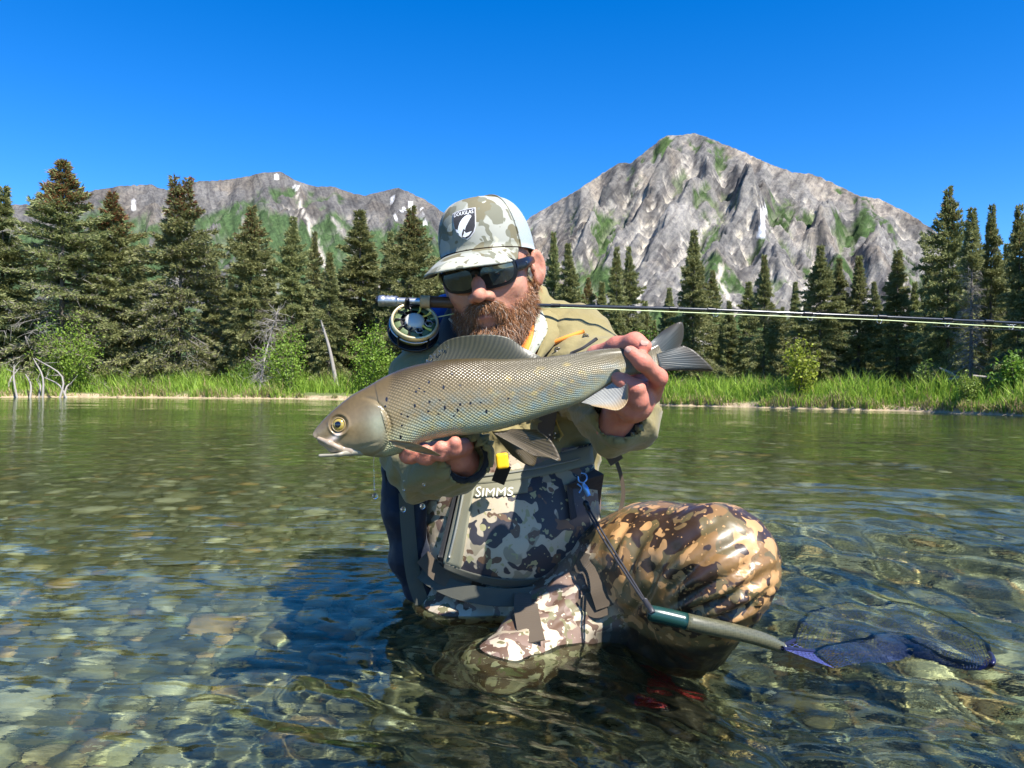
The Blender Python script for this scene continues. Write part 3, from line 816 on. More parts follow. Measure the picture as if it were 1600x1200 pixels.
# leaning white dead trunk, fallen grey dead tree, drift branches, logs
b = bank_xy(527, 1.4); tp = P(501, 500, b[1] + .15); tp_b = P(527, 592, b[1])
root = empty('leaning_dead_tree', b); m = MB(); pts = catmull([tp_b - b - [0, 0, .3], (tp_b + tp) / 2 - b + [.02, 0, 0], tp - b], 10)
m.tube(pts, np.linspace(.075, .03, 10), 8); m.build('trunk', M_dead, root); m = MB(); g = np.random.default_rng(4)
for k in range(9):
    q = pts[2 + k % 7]; e = norm(g.normal(0, 1, 3)) * g.uniform(.1, .3); m.tube([q, q + e], [.01, .004], 4, False)
m.build('branch_stubs', M_dead, root, kind='stuff'); tag(root, 'leaning bare white dead trunk against green spruces', 'dead trunk')
def dead_tree(name, label, a, bpt, r, nb, seed, ln):
    g = np.random.default_rng(seed); root = empty(name, a); m = MB()
    pts = catmull([a - a, (bpt - a) * .5 + g.normal(0, .06, 3), bpt - a], 12); m.tube(pts, np.linspace(r, r * .25, 12), 7); m.build('trunk', M_dead, root)
    m = MB()
    for k in range(nb):
        i = g.integers(1, 11); q = pts[i]; d_ = norm(g.normal(0, 1, 3) + [0, 0, -.35]); l = g.uniform(.3, 1) * ln
        p1 = q + d_ * l * .5 + g.normal(0, .03, 3); p2 = q + d_ * l + [0, 0, -.15 * l]
        m.tube([q, p1, p2], [.012, .008, .003], 3, False)
        for j in range(4):
            e = norm(d_ + g.normal(0, .8, 3)) * l * .4; s = g.uniform(.2, 1); qq = q + (p2 - q) * s; m.tube([qq, qq + e], [.006, .002], 3, False)
    m.build('branches', M_dead, root); tag(root, label, 'dead tree')
bb = bank_xy(405, .35)
dead_tree('fallen_tree', 'fallen grey dead tree with tangled twigs hanging over the bank', bb + [0, 0, .1], P(436, 478, bb[1] + 1.6), .04, 120, 5, .8)
bb = bank_xy(30, .6)
for i, (x0, y0, x1, y1, kx, lab) in enumerate([(30, 622, 22, 570, -4, 'upright pale drift branch standing in the water'), (45, 622, 40, 585, 6, 'short pale drift branch beside the upright one'), (66, 621, 52, 560, 8, 'curved pale drift branch rising from the water'),
        (90, 619, 55, 560, 25, 'long arching pale drift branch over the bank'), (110, 617, 70, 590, 4, 'low slanting drift branch reaching along the bank'), (8, 618, 30, 575, -4, 'thin drift branch leaning inshore'), (100, 616, 112, 598, -3, 'short stubby drift branch at the grass edge'), (58, 622, 62, 596, 3, 'small drift stub beside the curved branch')]):
    d0 = float(shore_r(-.58)) * math.cos(.58) - .3 + .08 * i
    a = P(x0, y0, d0); c_ = P(x1, y1, d0 + .6); mdl = P((x0 + x1) / 2 + kx, (y0 + y1) / 2, d0 + .3)
    a[2] = -.25
    m = MB(); m.tube(catmull([a, mdl, c_], 9), np.linspace(.036, .014, 9), 6); gg = np.random.default_rng(i)
    for k in range(3):
        q = mdl + (c_ - mdl) * gg.random(); m.tube([q, q + gg.normal(0, .13, 3) + [0, 0, .08]], [.012, .004], 4, False)
    o = m.build('drift_branch', M_dead); tag(o, lab, 'branch', 'pale drift branches in the water')
for (x0, y0, x1, y1, lab) in [(1468, 575, 1497, 590, 'short grey fallen log under the tallest dark spruce'), (1475, 594, 1500, 592, 'thin horizontal fallen log beside the pale green bush'), (1520, 587, 1580, 596, 'longer fallen log lying in shade under the dark spruces')]:
    bb = bank_xy(x0, 1.0); m = MB(); m.tube(catmull([P(x0, y0, bb[1]), P((x0 + x1) / 2, (y0 + y1) / 2 - 1, bb[1] - .1), P(x1, y1, bb[1] - .1)], 6), np.linspace(.025, .035, 6), 6)
    o = m.build('fallen_log', M_dead); tag(o, lab, 'log', 'fallen logs on the bank')

# sedge grass on the bank
g = np.random.default_rng(8); N = 46000
az = g.uniform(-.72, .72, N); off = .03 + 2.4 * g.random(N) ** 1.7; r = shore_r(az) + off; x, y = np.sin(az) * r, np.cos(az) * r
den = fbm2(x * .9, y * .9, 3, 66); keep = (den + .45 + .5 * g.random(N) > .25); x, y, off, az, den = x[keep], y[keep], off[keep], az[keep], den[keep]; N = len(x)
h = (.22 + .34 * sstep(.05, .9, off) + .30 * den) * g.uniform(.4, 1.25, N) * np.where(az > .1, .95, 1.05); h = np.clip(h, .08, 1)
base = np.stack([x, y, ground_at(x, y) - .02], -1)
lean = g.normal(0, .22, (N, 2)) + np.array([-.05, -.10]); w = g.uniform(.007, .014, N)
sd = np.stack([np.cos(g.uniform(0, 6.3, N)), np.sin(g.uniform(0, 6.3, N)), np.zeros(N)], -1)
mid = base + np.stack([lean[:, 0] * h * .4, lean[:, 1] * h * .4, h * .6], -1); tip = base + np.stack([lean[:, 0] * h * 1.3, lean[:, 1] * h * 1.3, h], -1)
v = np.stack([base - sd * w[:, None], base + sd * w[:, None], mid + sd * (w * .8)[:, None], mid - sd * (w * .8)[:, None], tip], 1).reshape(-1, 3); i = np.arange(N) * 5
t_ = g.random(N)[:, None]; col = np.array([.15, .26, .028]) * (1 - t_) + np.array([.36, .48, .07]) * t_
dry = (g.random(N) < np.where(off < .22, .5, .06))[:, None]; col = np.where(dry, np.array([.36, .28, .14]), col)
me = mesh('bank_grass', v, [np.stack([i, i + 1, i + 2, i + 3], -1), np.stack([i + 3, i + 2, i + 4], -1)], False, np.repeat(col, 5, 0))
o = obj('bank_grass', me, M_grass); tag(o, 'tall bright green sedge grass along the bank', 'grass', kind='stuff')
# ================================================================== the angler
from mathutils.bvhtree import BVHTree
def bvh(v, f): return BVHTree.FromPolygons([tuple(a) for a in v], [tuple(int(i) for i in a) for a in f])
def hit(px, py, trees, off=.0):
    """first point a photo pixel's ray meets on the given surfaces, moved off metres towards the viewer"""
    r = Vector(ray(px, py)).normalized(); best = None
    for tr in trees:
        h = tr.ray_cast(Vector((0, 0, CAMZ)), r)
        if h[0] is not None and (best is None or h[3] < best[3]): best = h
    if best is None: return None
    return np.array(best[0]) - np.array(r) * off
def px2m(n, d): return n / FPX * d

# ---- fabrics
def camo(name, cols, scale=1.0, rough=.55, thr=(.50, .56, .57, .62), coat=0.0, seed=0.0, stretch=(1, 1, 1)):
    t = newmat(name); vec = t.coord('Object', stretch, loc=(seed, seed * .7, -seed))
    w = t.n('TexNoise', Vector=vec, Scale=9 * scale, Detail=2)
    wv = t.n('VectorMath', _operation='MULTIPLY_ADD', i0=w.outputs[1], i1=(.05 / scale,) * 3, i2=vec).outputs[0]
    c = t.mix(t.noise(vec, 6 * scale, 2), cols[0], [x * .8 for x in cols[0]])
    for i, (sc, dt) in enumerate(((11, 1.5), (15, 1.8), (20, 1.8), (30, 1.6))):
        n = t.n('TexNoise', Vector=t.n('VectorMath', _operation='ADD', i0=wv, i1=(i * 3.7, i * 1.3, i * 2.1)).outputs[0], Scale=sc * scale, Detail=dt, Roughness=.55).outputs[0]
        c = t.mix(t.step(n, thr[i], thr[i] + .012), c, cols[i + 1])
    dots = t.noise(wv, 70 * scale, 1); c = t.mix(t.step(dots, .68, .70), c, cols[4])
    gr = t.noise(vec, 900, 1)
    fold = t.noise(t.coord('Object', (1, 1, 1)), 17, 3)
    b = t.bump(gr, .3, .0008); b = t.bump(fold, .3, .008, b)
    t.bsdf(Base__Color=c, Roughness=rough, Normal=b, Coat__Weight=coat, Coat__Roughness=.25, Specular__IOR__Level=.4); return t.m
CREAM, TAN, BRN, DRK, OLV, MAUVE = (.40, .325, .225), (.30, .21, .12), (.10, .056, .034), (.03, .028, .03), (.14, .125, .06), (.175, .115, .088)
M_wader = camo('wader camouflage', (CREAM, MAUVE, BRN, (.46, .385, .28), OLV), 1.9, .5)
M_knee = camo('wet wader leg camouflage', ((.36, .22, .10), (.22, .17, .08), (.085, .05, .03), (.60, .38, .19), (.30, .2, .1)), .95, .28, (.47, .53, .57, .63), .35, 2.0, (1, 1, 1.25))
M_pocket = camo('pocket camouflage', ((.46, .39, .28), (.25, .215, .145), (.035, .033, .040), (.12, .072, .045), (.30, .28, .14)), 1.5, .5, (.53, .50, .60, .64), 0, 5.0)
M_capcamo = camo('cap camouflage', ((.25, .255, .205), (.30, .305, .265), (.135, .12, .07), (.39, .38, .30), (.14, .14, .10)), 1.1, .8, (.5, .53, .565, .61), 0, 1.0)
def cloth(name, col, var=.2, rough=.85, weave=1400, fold=.35):
    t = newmat(name); vec = t.coord('Object')
    n = t.noise(vec, 13, 4); c = t.mix(n, [x * (1 - var) for x in col], [x * (1 + var) for x in col])
    b = t.bump(t.noise(vec, weave, 1), .25, .0006); b = t.bump(t.noise(vec, 26, 3), fold, .006, b)
    t.bsdf(Base__Color=c, Roughness=rough, Normal=b, Sheen__Weight=.15, Specular__IOR__Level=.25); return t.m
M_jacket = cloth('olive jacket cloth', (.215, .178, .078), .2, .85, 1100, .8)
M_strap = cloth('brown webbing', (.085, .064, .043), .15, .8, 900, .1)
M_black = cloth('black fabric', (.014, .014, .016), .2, .7)
M_navy = cloth('navy pack fabric', (.006, .011, .026), .25, .55)
M_blue = cloth('blue pack fabric', (.01, .07, .30), .2, .5)
M_panel = cloth('grey olive coated panel', (.17, .165, .115), .12, .5, 500, .1)
M_dkpanel = cloth('dark olive belt webbing', (.065, .065, .05), .15, .6, 700, .1)
M_orange = cloth('orange lining', (.80, .24, .03), .1, .7, 900, .1)
M_shirt = camo('patterned pale shirt', ((.42, .42, .32), (.38, .39, .30), (.09, .09, .08), (.48, .47, .38), (.20, .21, .17)), 5.5, .85, (.5, .64, .55, .7), 0, 3.0)
def skin_mat(name, col, red):
    t = newmat(name); vec = t.coord('Object')
    n = t.noise(vec, 28, 4); c = t.mix(t.step(n, .3, .75), col, red)
    pores = t.noise(vec, 520, 2); cre = t.noise(vec, 90, 3)
    b = t.bump(pores, .35, .0008); b = t.bump(cre, .45, .003, b)
    t.bsdf(Base__Color=t.mix(1.0, c, t.attr(), 'MULTIPLY'), Roughness=.58, Subsurface__Weight=.18, Subsurface__Radius=(.012, .004, .002), Subsurface__Scale=.5, Normal=b, Specular__IOR__Level=.35); return t.m
M_skin = skin_mat('skin', (.46, .225, .15), (.41, .165, .11))

person = empty('person', (0, 1.42, -.33))
PINV = Matrix.Translation((0, -1.42, .33))
def part(o, parent=None):
    """world-space mesh hung under the angler without moving it"""
    o.parent = parent or person
    o.matrix_parent_inverse = PINV if parent is None else (PINV if parent.parent is person else Matrix.Identity(4))
    if parent is not None: o.matrix_parent_inverse = Matrix.Identity(4)
    return o

# ---- head frame
yaw, pit, rol = rad(11), rad(9), rad(9)
hf = np.array([-math.sin(yaw), -math.cos(yaw), 0]); hr = np.array([math.cos(yaw), -math.sin(yaw), 0]); hu = np.array([0, 0, 1.])
hf, hu = hf * math.cos(pit) - hu * math.sin(pit), hu * math.cos(pit) + hf * math.sin(pit)
hr, hu = hr * math.cos(rol) + hu * math.sin(rol), hu * math.cos(rol) - hr * math.sin(rol)
HR = np.stack([hr, hf, hu])
HC = P(749, 429, 1.33) - .090 * hf
def hl(x, y, z): return HC + x * hr + y * hf + z * hu
def hlv(a): return HC + np.asarray(a, float) @ HR

# ---- body: head, neck and both hands are one skin surface with the trunk and limbs under the clothes
fld = Field((-.36, .94, -.36), (.42, 1.66, .80), .0032)
L = lambda c, r, k=.012, sub=False, R=None: fld.ell(hl(*c), r, HR if R is None else R, k, sub)
# trunk and limbs (hidden by clothing)
neck0 = hl(0, -.035, -.06); chest = P(795, 640, 1.49)
fld.ell(P(792, 700, 1.50), (.15, .095, .22), None, .03)
fld.cone(P(690, 590, 1.48), P(888, 566, 1.49), .055, .055, .03)
fld.cone(neck0, P(785, 560, 1.485), .056, .062, .03)
fld.ell(P(790, 930, 1.49), (.15, .10, .11), None, .04)
# head
L((0, -.008, .03), (.075, .096, .088), .02)
L((0, .035, -.035), (.062, .066, .085), .03)
L((0, .048, -.088), (.046, .048, .030), .025)
for s in (-1, 1):
    L((s * .043, .058, -.026), (.026, .030, .024), .02)
    L((s * .031, .083, .021), (.028, .013, .010), .012)
    L((s * .033, .100, .001), (.019, .013, .013), .012, True)
    L((s * .032, .082, .000), (.0125, .0125, .0125), .003)
    L((s * .058, .01, -.065), (.016, .045, .035), .02)
    # ear
    Re = np.stack([norm(hr * s * .72 + hf * .69), norm(hf * .72 - hr * s * .69), hu])
    fld.ell(hl(s * .0885, -.014, .000), (.0065, .0180, .0315), Re, .004)
    fld.ell(hl(s * .0930, -.0085, .003), (.0070, .0115, .0205), Re, .003, True)
    fld.ell(hl(s * .086, -.006, -.028), (.0065, .010, .011), Re, .006)
    fld.ell(hl(s * .082, .006, -.003), (.006, .005, .009), Re, .004)
fld.chain([hl(0, .090, .016), hl(0, .107, -.014), hl(0, .123, -.036)], [.0090, .0098, .0125], .012)
for s in (-1, 1):
    L((s * .0150, .106, -.040), (.0090, .012, .0090), .008)
    L((s * .0080, .113, -.051), (.0045, .006, .004), .003, True)
L((0, .093, -.062), (.026, .014, .007), .008); L((0, .092, -.075), (.022, .014, .008), .008)
L((0, .106, -.068), (.022, .008, .0018), .004, True)
# image-right hand closing on the fish's tail stem
def chain(pts, rs, k=.006): fld.chain([P(*p) for p in pts], rs, k)
chain([(958, 668, 1.16), (972, 636, 1.135)], [.027, .027], .01)
fld.ell(P(992, 612, 1.118), (.032, .017, .036), None, .014)
fld.ell(P(972, 585, 1.118), (.028, .015, .032), None, .014)
fld.ell(P(1003, 622, 1.090), (.018, .021, .024), None, .014)
fld.ell(P(990, 640, 1.092), (.020, .022, .017), None, .014)
chain([(1020, 618, 1.105), (1029, 590, 1.062), (1004, 566, 1.031), (985, 550, 1.030)], [.0128, .0120, .0113, .0092], .007)
chain([(1008, 628, 1.098), (994, 607, 1.048), (975, 597, 1.050), (962, 589, 1.058)], [.0126, .0116, .0104, .0086], .008)
chain([(1000, 640, 1.098), (996, 626, 1.058), (976, 617, 1.056), (962, 609, 1.068)], [.0130, .0120, .0105, .0088], .010)
chain([(985, 648, 1.100), (985, 642, 1.070), (970, 634, 1.066), (958, 627, 1.075)], [.012, .0112, .0095, .008], .010)
chain([(958, 600, 1.125), (932, 556, 1.122), (964, 541, 1.085), (992, 535, 1.058), (1007, 541, 1.044)], [.015, .0142, .0128, .0130, .0102], .009)
# image-left hand carrying the belly
chain([(735, 728, 1.20), (715, 714, 1.145)], [.026, .025], .01)
fld.ell(P(692, 704, 1.125), (.038, .032, .013), None, .012)
for i, (x, dy) in enumerate(((643, 0), (668, 2), (692, -4), (714, -11))):
    chain([(x + 14, 702 + dy * .5, 1.125), (x - 1, 711 + dy, 1.080), (x - 6, 711 + dy, 1.052), (x - 3, 702 + dy, 1.043)], [.0125, .0120, .0110, .0088])
bv, bf = fld.mesh()
loc = (bv - HC) @ HR.T
col = np.ones((len(bv), 3))
red = np.exp(-((loc[:, 1] - .118) ** 2 + loc[:, 0] ** 2 + (loc[:, 2] + .03) ** 2) / .02 ** 2)[:, None] * .18
lips = np.exp(-(((loc[:, 0]) / .026) ** 4 + ((loc[:, 2] + .068) / .011) ** 4))[:, None] * (loc[:, 1:2] > .085)
col = col * (1 - red * np.array([0, 1, 1.])) * (1 - .20 * lips * np.array([.3, 1, .9]))
hand = ((bv[:, 1] < 1.2) & (bv[:, 2] < .5))[:, None]
col = np.where(hand, col * np.array([1.15, .92, .95]), col)
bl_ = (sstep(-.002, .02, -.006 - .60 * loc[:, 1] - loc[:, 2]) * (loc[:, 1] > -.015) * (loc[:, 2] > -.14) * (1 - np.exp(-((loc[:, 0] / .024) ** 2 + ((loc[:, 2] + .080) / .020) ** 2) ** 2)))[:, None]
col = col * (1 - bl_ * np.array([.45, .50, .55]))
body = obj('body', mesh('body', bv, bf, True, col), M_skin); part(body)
BV_body = bvh(bv, bf)
# nails of the gripping hand
M_nail = plain('nail', (.46, .25, .19), .35, var=.05)
for (x, y, ux, uy, w, h) in ((981.5, 546, -.75, -.62, 8.5, 10), (1007, 535, .86, .30, 10, 12)):
    c_ = hit(x, y, [BV_body], 0); n_ = None
    if c_ is None: continue
    r_ = Vector(ray(x, y)).normalized(); h_ = BV_body.ray_cast(Vector((0, 0, CAMZ)), r_); n_ = np.array(h_[1]); n_ = n_ if n_ @ np.array(r_) < 0 else -n_
    u_ = np.array([ux, 0, -uy]); u_ = norm(u_ - n_ * (u_ @ n_)); w_ = np.cross(n_, u_); aa = np.arange(20) / 20 * 6.2832
    m = MB(); ring = np.stack([np.sign(np.cos(aa)) * np.abs(np.cos(aa)) ** .7 * px2m(h, 1.05) / 2, np.sign(np.sin(aa)) * np.abs(np.sin(aa)) ** .7 * px2m(w, 1.05) / 2], -1)
    P3 = c_ + n_ * .0006 + ring[:, :1] * u_ + ring[:, 1:] * w_ - n_ * (ring[:, 1:] ** 2) / .012
    m.add(np.vstack([P3, (c_ + n_ * .0011)[None]]), [(i_, (i_ + 1) % 20, 20) for i_ in range(20)]); part(m.build('nail', M_nail))

# ---- jacket
fj = Field((-.30, 1.08, .08), (.34, 1.66, .66), .0048)
fj.ell(P(792, 690, 1.49), (.182, .118, .235), None, .03)
fj.cone(P(686, 600, 1.45), P(895, 562, 1.47), .076, .078, .05)
fj.chain([P(672, 602, 1.44), P(657, 712, 1.275), P(692, 722, 1.20), P(728, 712, 1.135)], [.077, .060, .050, .040], .035)
fj.chain([P(902, 564, 1.455), P(958, 636, 1.26), P(964, 650, 1.20), P(966, 648, 1.152)], [.079, .060, .051, .042], .035)
fj.cone(P(790, 540, 1.47), P(786, 480, 1.475), .085, .082, .03)
fj.cone(P(835, 500, 1.46), P(905, 520, 1.47), .045, .05, .04)
# opening at the neck and at both cuffs
fj.cone(P(783, 530, 1.44), P(772, 440, 1.40), .064, .075, .010, True)
fj.cone(P(966, 648, 1.158), P(968, 646, 1.10), .035, .035, .004, True)
fj.cone(P(727, 718, 1.142), P(727, 716, 1.10), .034, .034, .004, True)
jv, jf = fj.mesh(); jn = vnormals(jv, jf)
if (jn * (jv - jv.mean(0))).sum() < 0: jn = -jn
fo = fbm3(jv * np.array([16, 16, 26]) + 3.3, 3, 5)
ridge = 1 - np.abs(vnoise3(jv * np.array([11, 11, 30]) + jv[:, [2, 0, 1]] * 9, 8)) * 2
lowarm = sstep(.46, .34, jv[:, 2])
pull = P(800, 640, 1.38); aj = np.arctan2(jv[:, 2] - pull[2], jv[:, 0] - pull[0])
rad_f = 1.3 * (noise2(aj * 7 + 1.5 * vnoise3(jv * 10, 4), np.linalg.norm(jv - pull, axis=1) * 4, 6))
jv = jv + jn * (.0035 * fo + (.002 + .0060 * lowarm) * ridge + .0075 * rad_f)[:, None]
jacket = obj('jacket', mesh('jacket', jv, jf), M_jacket); part(jacket)
BV_j = bvh(jv, jf)

# ---- waders: trunk and both legs in one surface
fw = Field((-.26, .98, -.36), (.44, 1.66, .30), .0055)
fw.ell(P(792, 850, 1.475), (.172, .125, .20), None, .03)
fw.ell(P(800, 940, 1.49), (.172, .135, .11), None, .05)
# image-right leg, knee raised out of the water
knee = P(1121, 880, 1.20)
fw.chain([P(885, 925, 1.47), P(1010, 890, 1.33), knee], [.115, .100, .079], .05)
fw.cone(P(1030, 868, 1.30), P(1122, 866, 1.205), .082, .075, .04)
fw.chain([knee + [.0, -.002, -.01], np.array([.302, 1.235, .045]), np.array([.275, 1.30, -.05]), np.array([.215, 1.47, -.22])], [.078, .080, .072, .056], .04)
fw.chain([np.array([.225, 1.44, -.29]), np.array([.26, 1.28, -.305])], [.052, .042], .03)
# image-left leg, kneeling towards the viewer
k2 = P(792, 1072, 1.20)
fw.chain([P(880, 950, 1.45), P(905, 958, 1.36), k2], [.11, .085, .066], .04)
fw.chain([k2, np.array([-.06, 1.30, -.20]), np.array([-.08, 1.45, -.28])], [.070, .060, .052], .03)
fw.chain([np.array([-.08, 1.46, -.29]), np.array([-.09, 1.60, -.31])], [.05, .04], .03)
fw.ell(P(720, 960, 1.40), (.085, .08, .05), None, .04)
wv, wf = fw.mesh(); wnm = vnormals(wv, wf)
if (wnm * (wv - wv.mean(0))).sum() < 0: wnm = -wnm
q = wv - knee
k0 = P(1020, 965, 1.14); dx_, dz_ = wv[:, 0] - k0[0], wv[:, 2] - k0[2]
ang = np.arctan2(dz_, dx_); rk_ = np.hypot(dx_, dz_)
onleg = sstep(.10, .20, wv[:, 0])
wang = ang + .25 * vnoise3(wv * 9, 3) * .5
cre = 2.2 * np.abs(noise2(wang * 5.5 + 1.5 * vnoise3(wv * 16, 31), rk_ * 6, 12)); cre2 = 2 * np.abs(noise2(wang * 11 + vnoise3(wv * 22, 32), rk_ * 9, 13))
env_ = onleg * sstep(.03, .08, rk_) * sstep(.27, .17, rk_) * (.06 + .94 * sstep(1.0, .45, ang)) * (.4 + .6 * sstep(-.2, .5, vnoise3(wv * 13, 33)))
wv = wv + wnm * (env_ * (.004 * np.minimum(cre, 1) + .002 * np.minimum(cre2, 1)) - env_ * .002 + .0040 * fbm3(wv * 17, 3, 9) + .003 * (1 - onleg) * (1 - 2 * np.abs(vnoise3(wv * np.array([14, 14, 34]), 15))))[:, None]
# long creases pulled from the hollow of the knee over the shin
cr_ = CAMROT.transposed(); rel = (wv - np.array([0, 0, CAMZ])) @ np.array(CAMROT); vx = 800 + FPX * rel[:, 0] / -rel[:, 2]; vy = 600 - FPX * rel[:, 1] / -rel[:, 2]
front = (wnm @ np.array([0, -1., 0])) > -.25
for ln, dp, wd in (([(1030, 958), (1075, 930), (1125, 906), (1196, 868)], .008, 6), ([(1045, 966), (1100, 948), (1150, 926), (1204, 892)], .009, 6), ([(1060, 974), (1120, 964), (1165, 948), (1198, 924)], .008, 5), ([(1028, 948), (1055, 915), (1100, 876), (1165, 838)], .007, 7),
                   ([(1010, 940), (1030, 890), (1068, 850), (1120, 815)], .006, 8), ([(1075, 982), (1130, 980), (1170, 968)], .006, 5), ([(975, 925), (990, 870), (1015, 825)], .007, 8), ([(955, 880), (968, 840), (990, 808)], .006, 6), ([(1110, 925), (1150, 900), (1185, 850)], .004, 4), ([(985, 960), (1010, 930), (1025, 890)], .006, 6),
                   ([(800, 985), (850, 950), (900, 905)], .004, 7), ([(840, 1000), (880, 965), (930, 935)], .004, 6)):
    c2 = catmull(ln, 40); dmin = np.full(len(wv), 1e9); tpos = np.zeros(len(wv))
    near = np.where(front & (vx > c2[:, 0].min() - 30) & (vx < c2[:, 0].max() + 30) & (vy > c2[:, 1].min() - 30) & (vy < c2[:, 1].max() + 30))[0]
    dd2 = np.hypot(vx[near][:, None] - c2[None, :, 0], vy[near][:, None] - c2[None, :, 1]); k_ = dd2.argmin(1)
    sgn = np.sign((vy[near] - c2[k_, 1])); d_ = dd2.min(1) * sgn; fade = np.sin(np.clip(k_ / 39 * .94 + .03, 0, 1) * math.pi) ** .6
    wv[near] += wnm[near] * ((-dp * np.exp(-(d_ / wd) ** 2) + dp * .75 * np.exp(-((d_ - 1.9 * wd) / (wd * 1.3)) ** 2) + dp * .4 * np.exp(-((d_ + 2.0 * wd) / (wd * 1.5)) ** 2)) * fade)[:, None]
knee_m = sstep(.09, .16, wv[:, 0] + .35 * (wv[:, 2] - .1) - .06 * fbm3(wv * 12, 2, 4))
shade_m = sstep(.0, -.015, wv[:, 2] + .006 * fbm3(wv * 25, 2, 6)) * sstep(.10, .16, wv[:, 0])  # shade on the submerged shin, mixed into the fabric colour as near-black brown
me = mesh('waders', wv, wf, True, np.stack([knee_m, shade_m, 0 * shade_m], -1))
# pale fabric on the trunk, darker glossy fabric on the raised leg, underwater shade painted
tw_ = newmat('wader fabric'); 
def merge_camo(t):
    va = t.coord('Object')
    def layers(cols, scale, thr, seed, stretch):
        vec = t.n('Mapping', Vector=va, Scale=stretch, Location=(seed, seed * .7, -seed)).outputs[0]
        w = t.n('TexNoise', Vector=vec, Scale=9 * scale, Detail=2)
        wvv = t.n('VectorMath', _operation='MULTIPLY_ADD', i0=w.outputs[1], i1=(.06 / scale,) * 3, i2=vec).outputs[0]
        c = t.mix(t.noise(vec, 6 * scale, 2), cols[0], [x * .8 for x in cols[0]])
        for i, (sc, dt) in enumerate(((10, 1.2), (13, 1.5), (17, 1.6), (26, 1.5))):
            n = t.n('TexNoise', Vector=t.n('VectorMath', _operation='ADD', i0=wvv, i1=(i * 3.7, i * 1.3, i * 2.1)).outputs[0], Scale=sc * scale, Detail=dt, Roughness=.55).outputs[0]
            c = t.mix(t.step(n, thr[i], thr[i] + .012), c, cols[i + 1])
        dots = t.noise(wvv, 75 * scale, 1)
        return t.mix(t.step(dots, .67, .69), c, cols[3])
    a = layers((CREAM, MAUVE, BRN, (.46, .385, .28), OLV), 1.9, (.46, .53, .55, .62), 0.0, (1, 1, 1))
    b = layers(((.225, .125, .045), (.12, .09, .038), (.036, .02, .012), (.42, .235, .095), (.18, .115, .05)), 1.75, (.47, .50, .575, .63), 2.0, (1, 1, 1.0))
    m = t.n('SeparateColor', Color=t.attr()).outputs[0]
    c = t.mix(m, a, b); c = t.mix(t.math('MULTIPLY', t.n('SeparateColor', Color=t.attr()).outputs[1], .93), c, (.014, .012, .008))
    bb = t.bump(t.noise(va, 900, 1), .12, .0006); bb = t.bump(t.noise(va, 19, 3), .35, .010, bb)
    t.bsdf(Base__Color=c, Roughness=t.math('SUBTRACT', .6, t.math('MULTIPLY', m, .2)), Coat__Weight=t.math('MULTIPLY', m, .13), Coat__Roughness=.3, Normal=bb)
merge_camo(tw_); M_wad = tw_.m
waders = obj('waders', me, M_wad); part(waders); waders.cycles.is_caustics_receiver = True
BV_w = bvh(wv, wf)
body.cycles.is_caustics_receiver = True
fbt = Field((.12, 1.16, -.38), (.36, 1.56, -.18), .005)
fbt.chain([np.array([.225, 1.45, -.285]), np.array([.245, 1.36, -.285]), np.array([.268, 1.25, -.302])], [.060, .062, .048], .03)
v_, f_ = fbt.mesh(); boot = obj('wading_boot', mesh('wading_boot', v_, f_), cloth('dark boot leather', (.06, .045, .035), .25, .6)); part(boot); boot.cycles.is_caustics_receiver = True
m = MB()
for k in range(7):
    c_ = np.array([.245, 1.36, -.285]) + (np.array([.268, 1.25, -.302]) - np.array([.245, 1.36, -.285])) * (k / 7 - .25)
    m.tube(catmull([c_ + [-.045, -.01, .035], c_ + [-.015, -.02, .062], c_ + [.02, -.012, .060], c_ + [.048, -.008, .030]], 10), .006, 6)
lc_ = m.build('boot_laces', cloth('red lacing', (.26, .012, .018), .1, .6)); part(lc_); lc_.cycles.is_caustics_receiver = True

# ---- ribbons laid on surfaces
def ribbon(name, pts, w, m, parent=None, thick=.002, nrm=None, n=24):
    """flat band along points; pts world, w width (m)"""
    p = catmull(pts, n); t_ = norm(np.gradient(p, axis=0))
    view = norm(p - np.array([0, 0, CAMZ])) if nrm is None else np.broadcast_to(norm(nrm), p.shape)
    s = norm(np.cross(t_, view)); nn = np.cross(s, t_)
    ww = np.broadcast_to(np.asarray(w, float), (2,)) if np.ndim(w) else np.array([w, w])
    wi = np.linspace(ww[0], ww[1], n)[:, None] / 2
    ring = np.stack([p - s * wi - nn * thick / 2, p + s * wi - nn * thick / 2, p + s * wi + nn * thick / 2, p - s * wi + nn * thick / 2], 1).reshape(-1, 3)
    i = np.arange(n - 1)[:, None] * 4; k = np.arange(4)[None]
    f = np.stack([i + k, i + 4 + k, i + 4 + (k + 1) % 4, i + (k + 1) % 4], -1).reshape(-1, 4)
    f = np.vstack([f, [[0, 1, 2, 3], [4 * n - 1, 4 * n - 2, 4 * n - 3, 4 * n - 4]]])
    o = obj(name, mesh(name, ring, f, False), m); part(o, parent)
    if parent is not None: o['w'] = 1
    return o
def on(pxs, trees, off=.004, dfl=1.35):
    out = []
    for x, y in pxs:
        h = hit(x, y, trees, off); out.append(P(x, y, dfl) if h is None else h)
    return out
def child_of(o, par):
    """parent an object placed in world space under a world-space part"""
    o.parent = par; o.matrix_parent_inverse = Matrix.Identity(4); return o

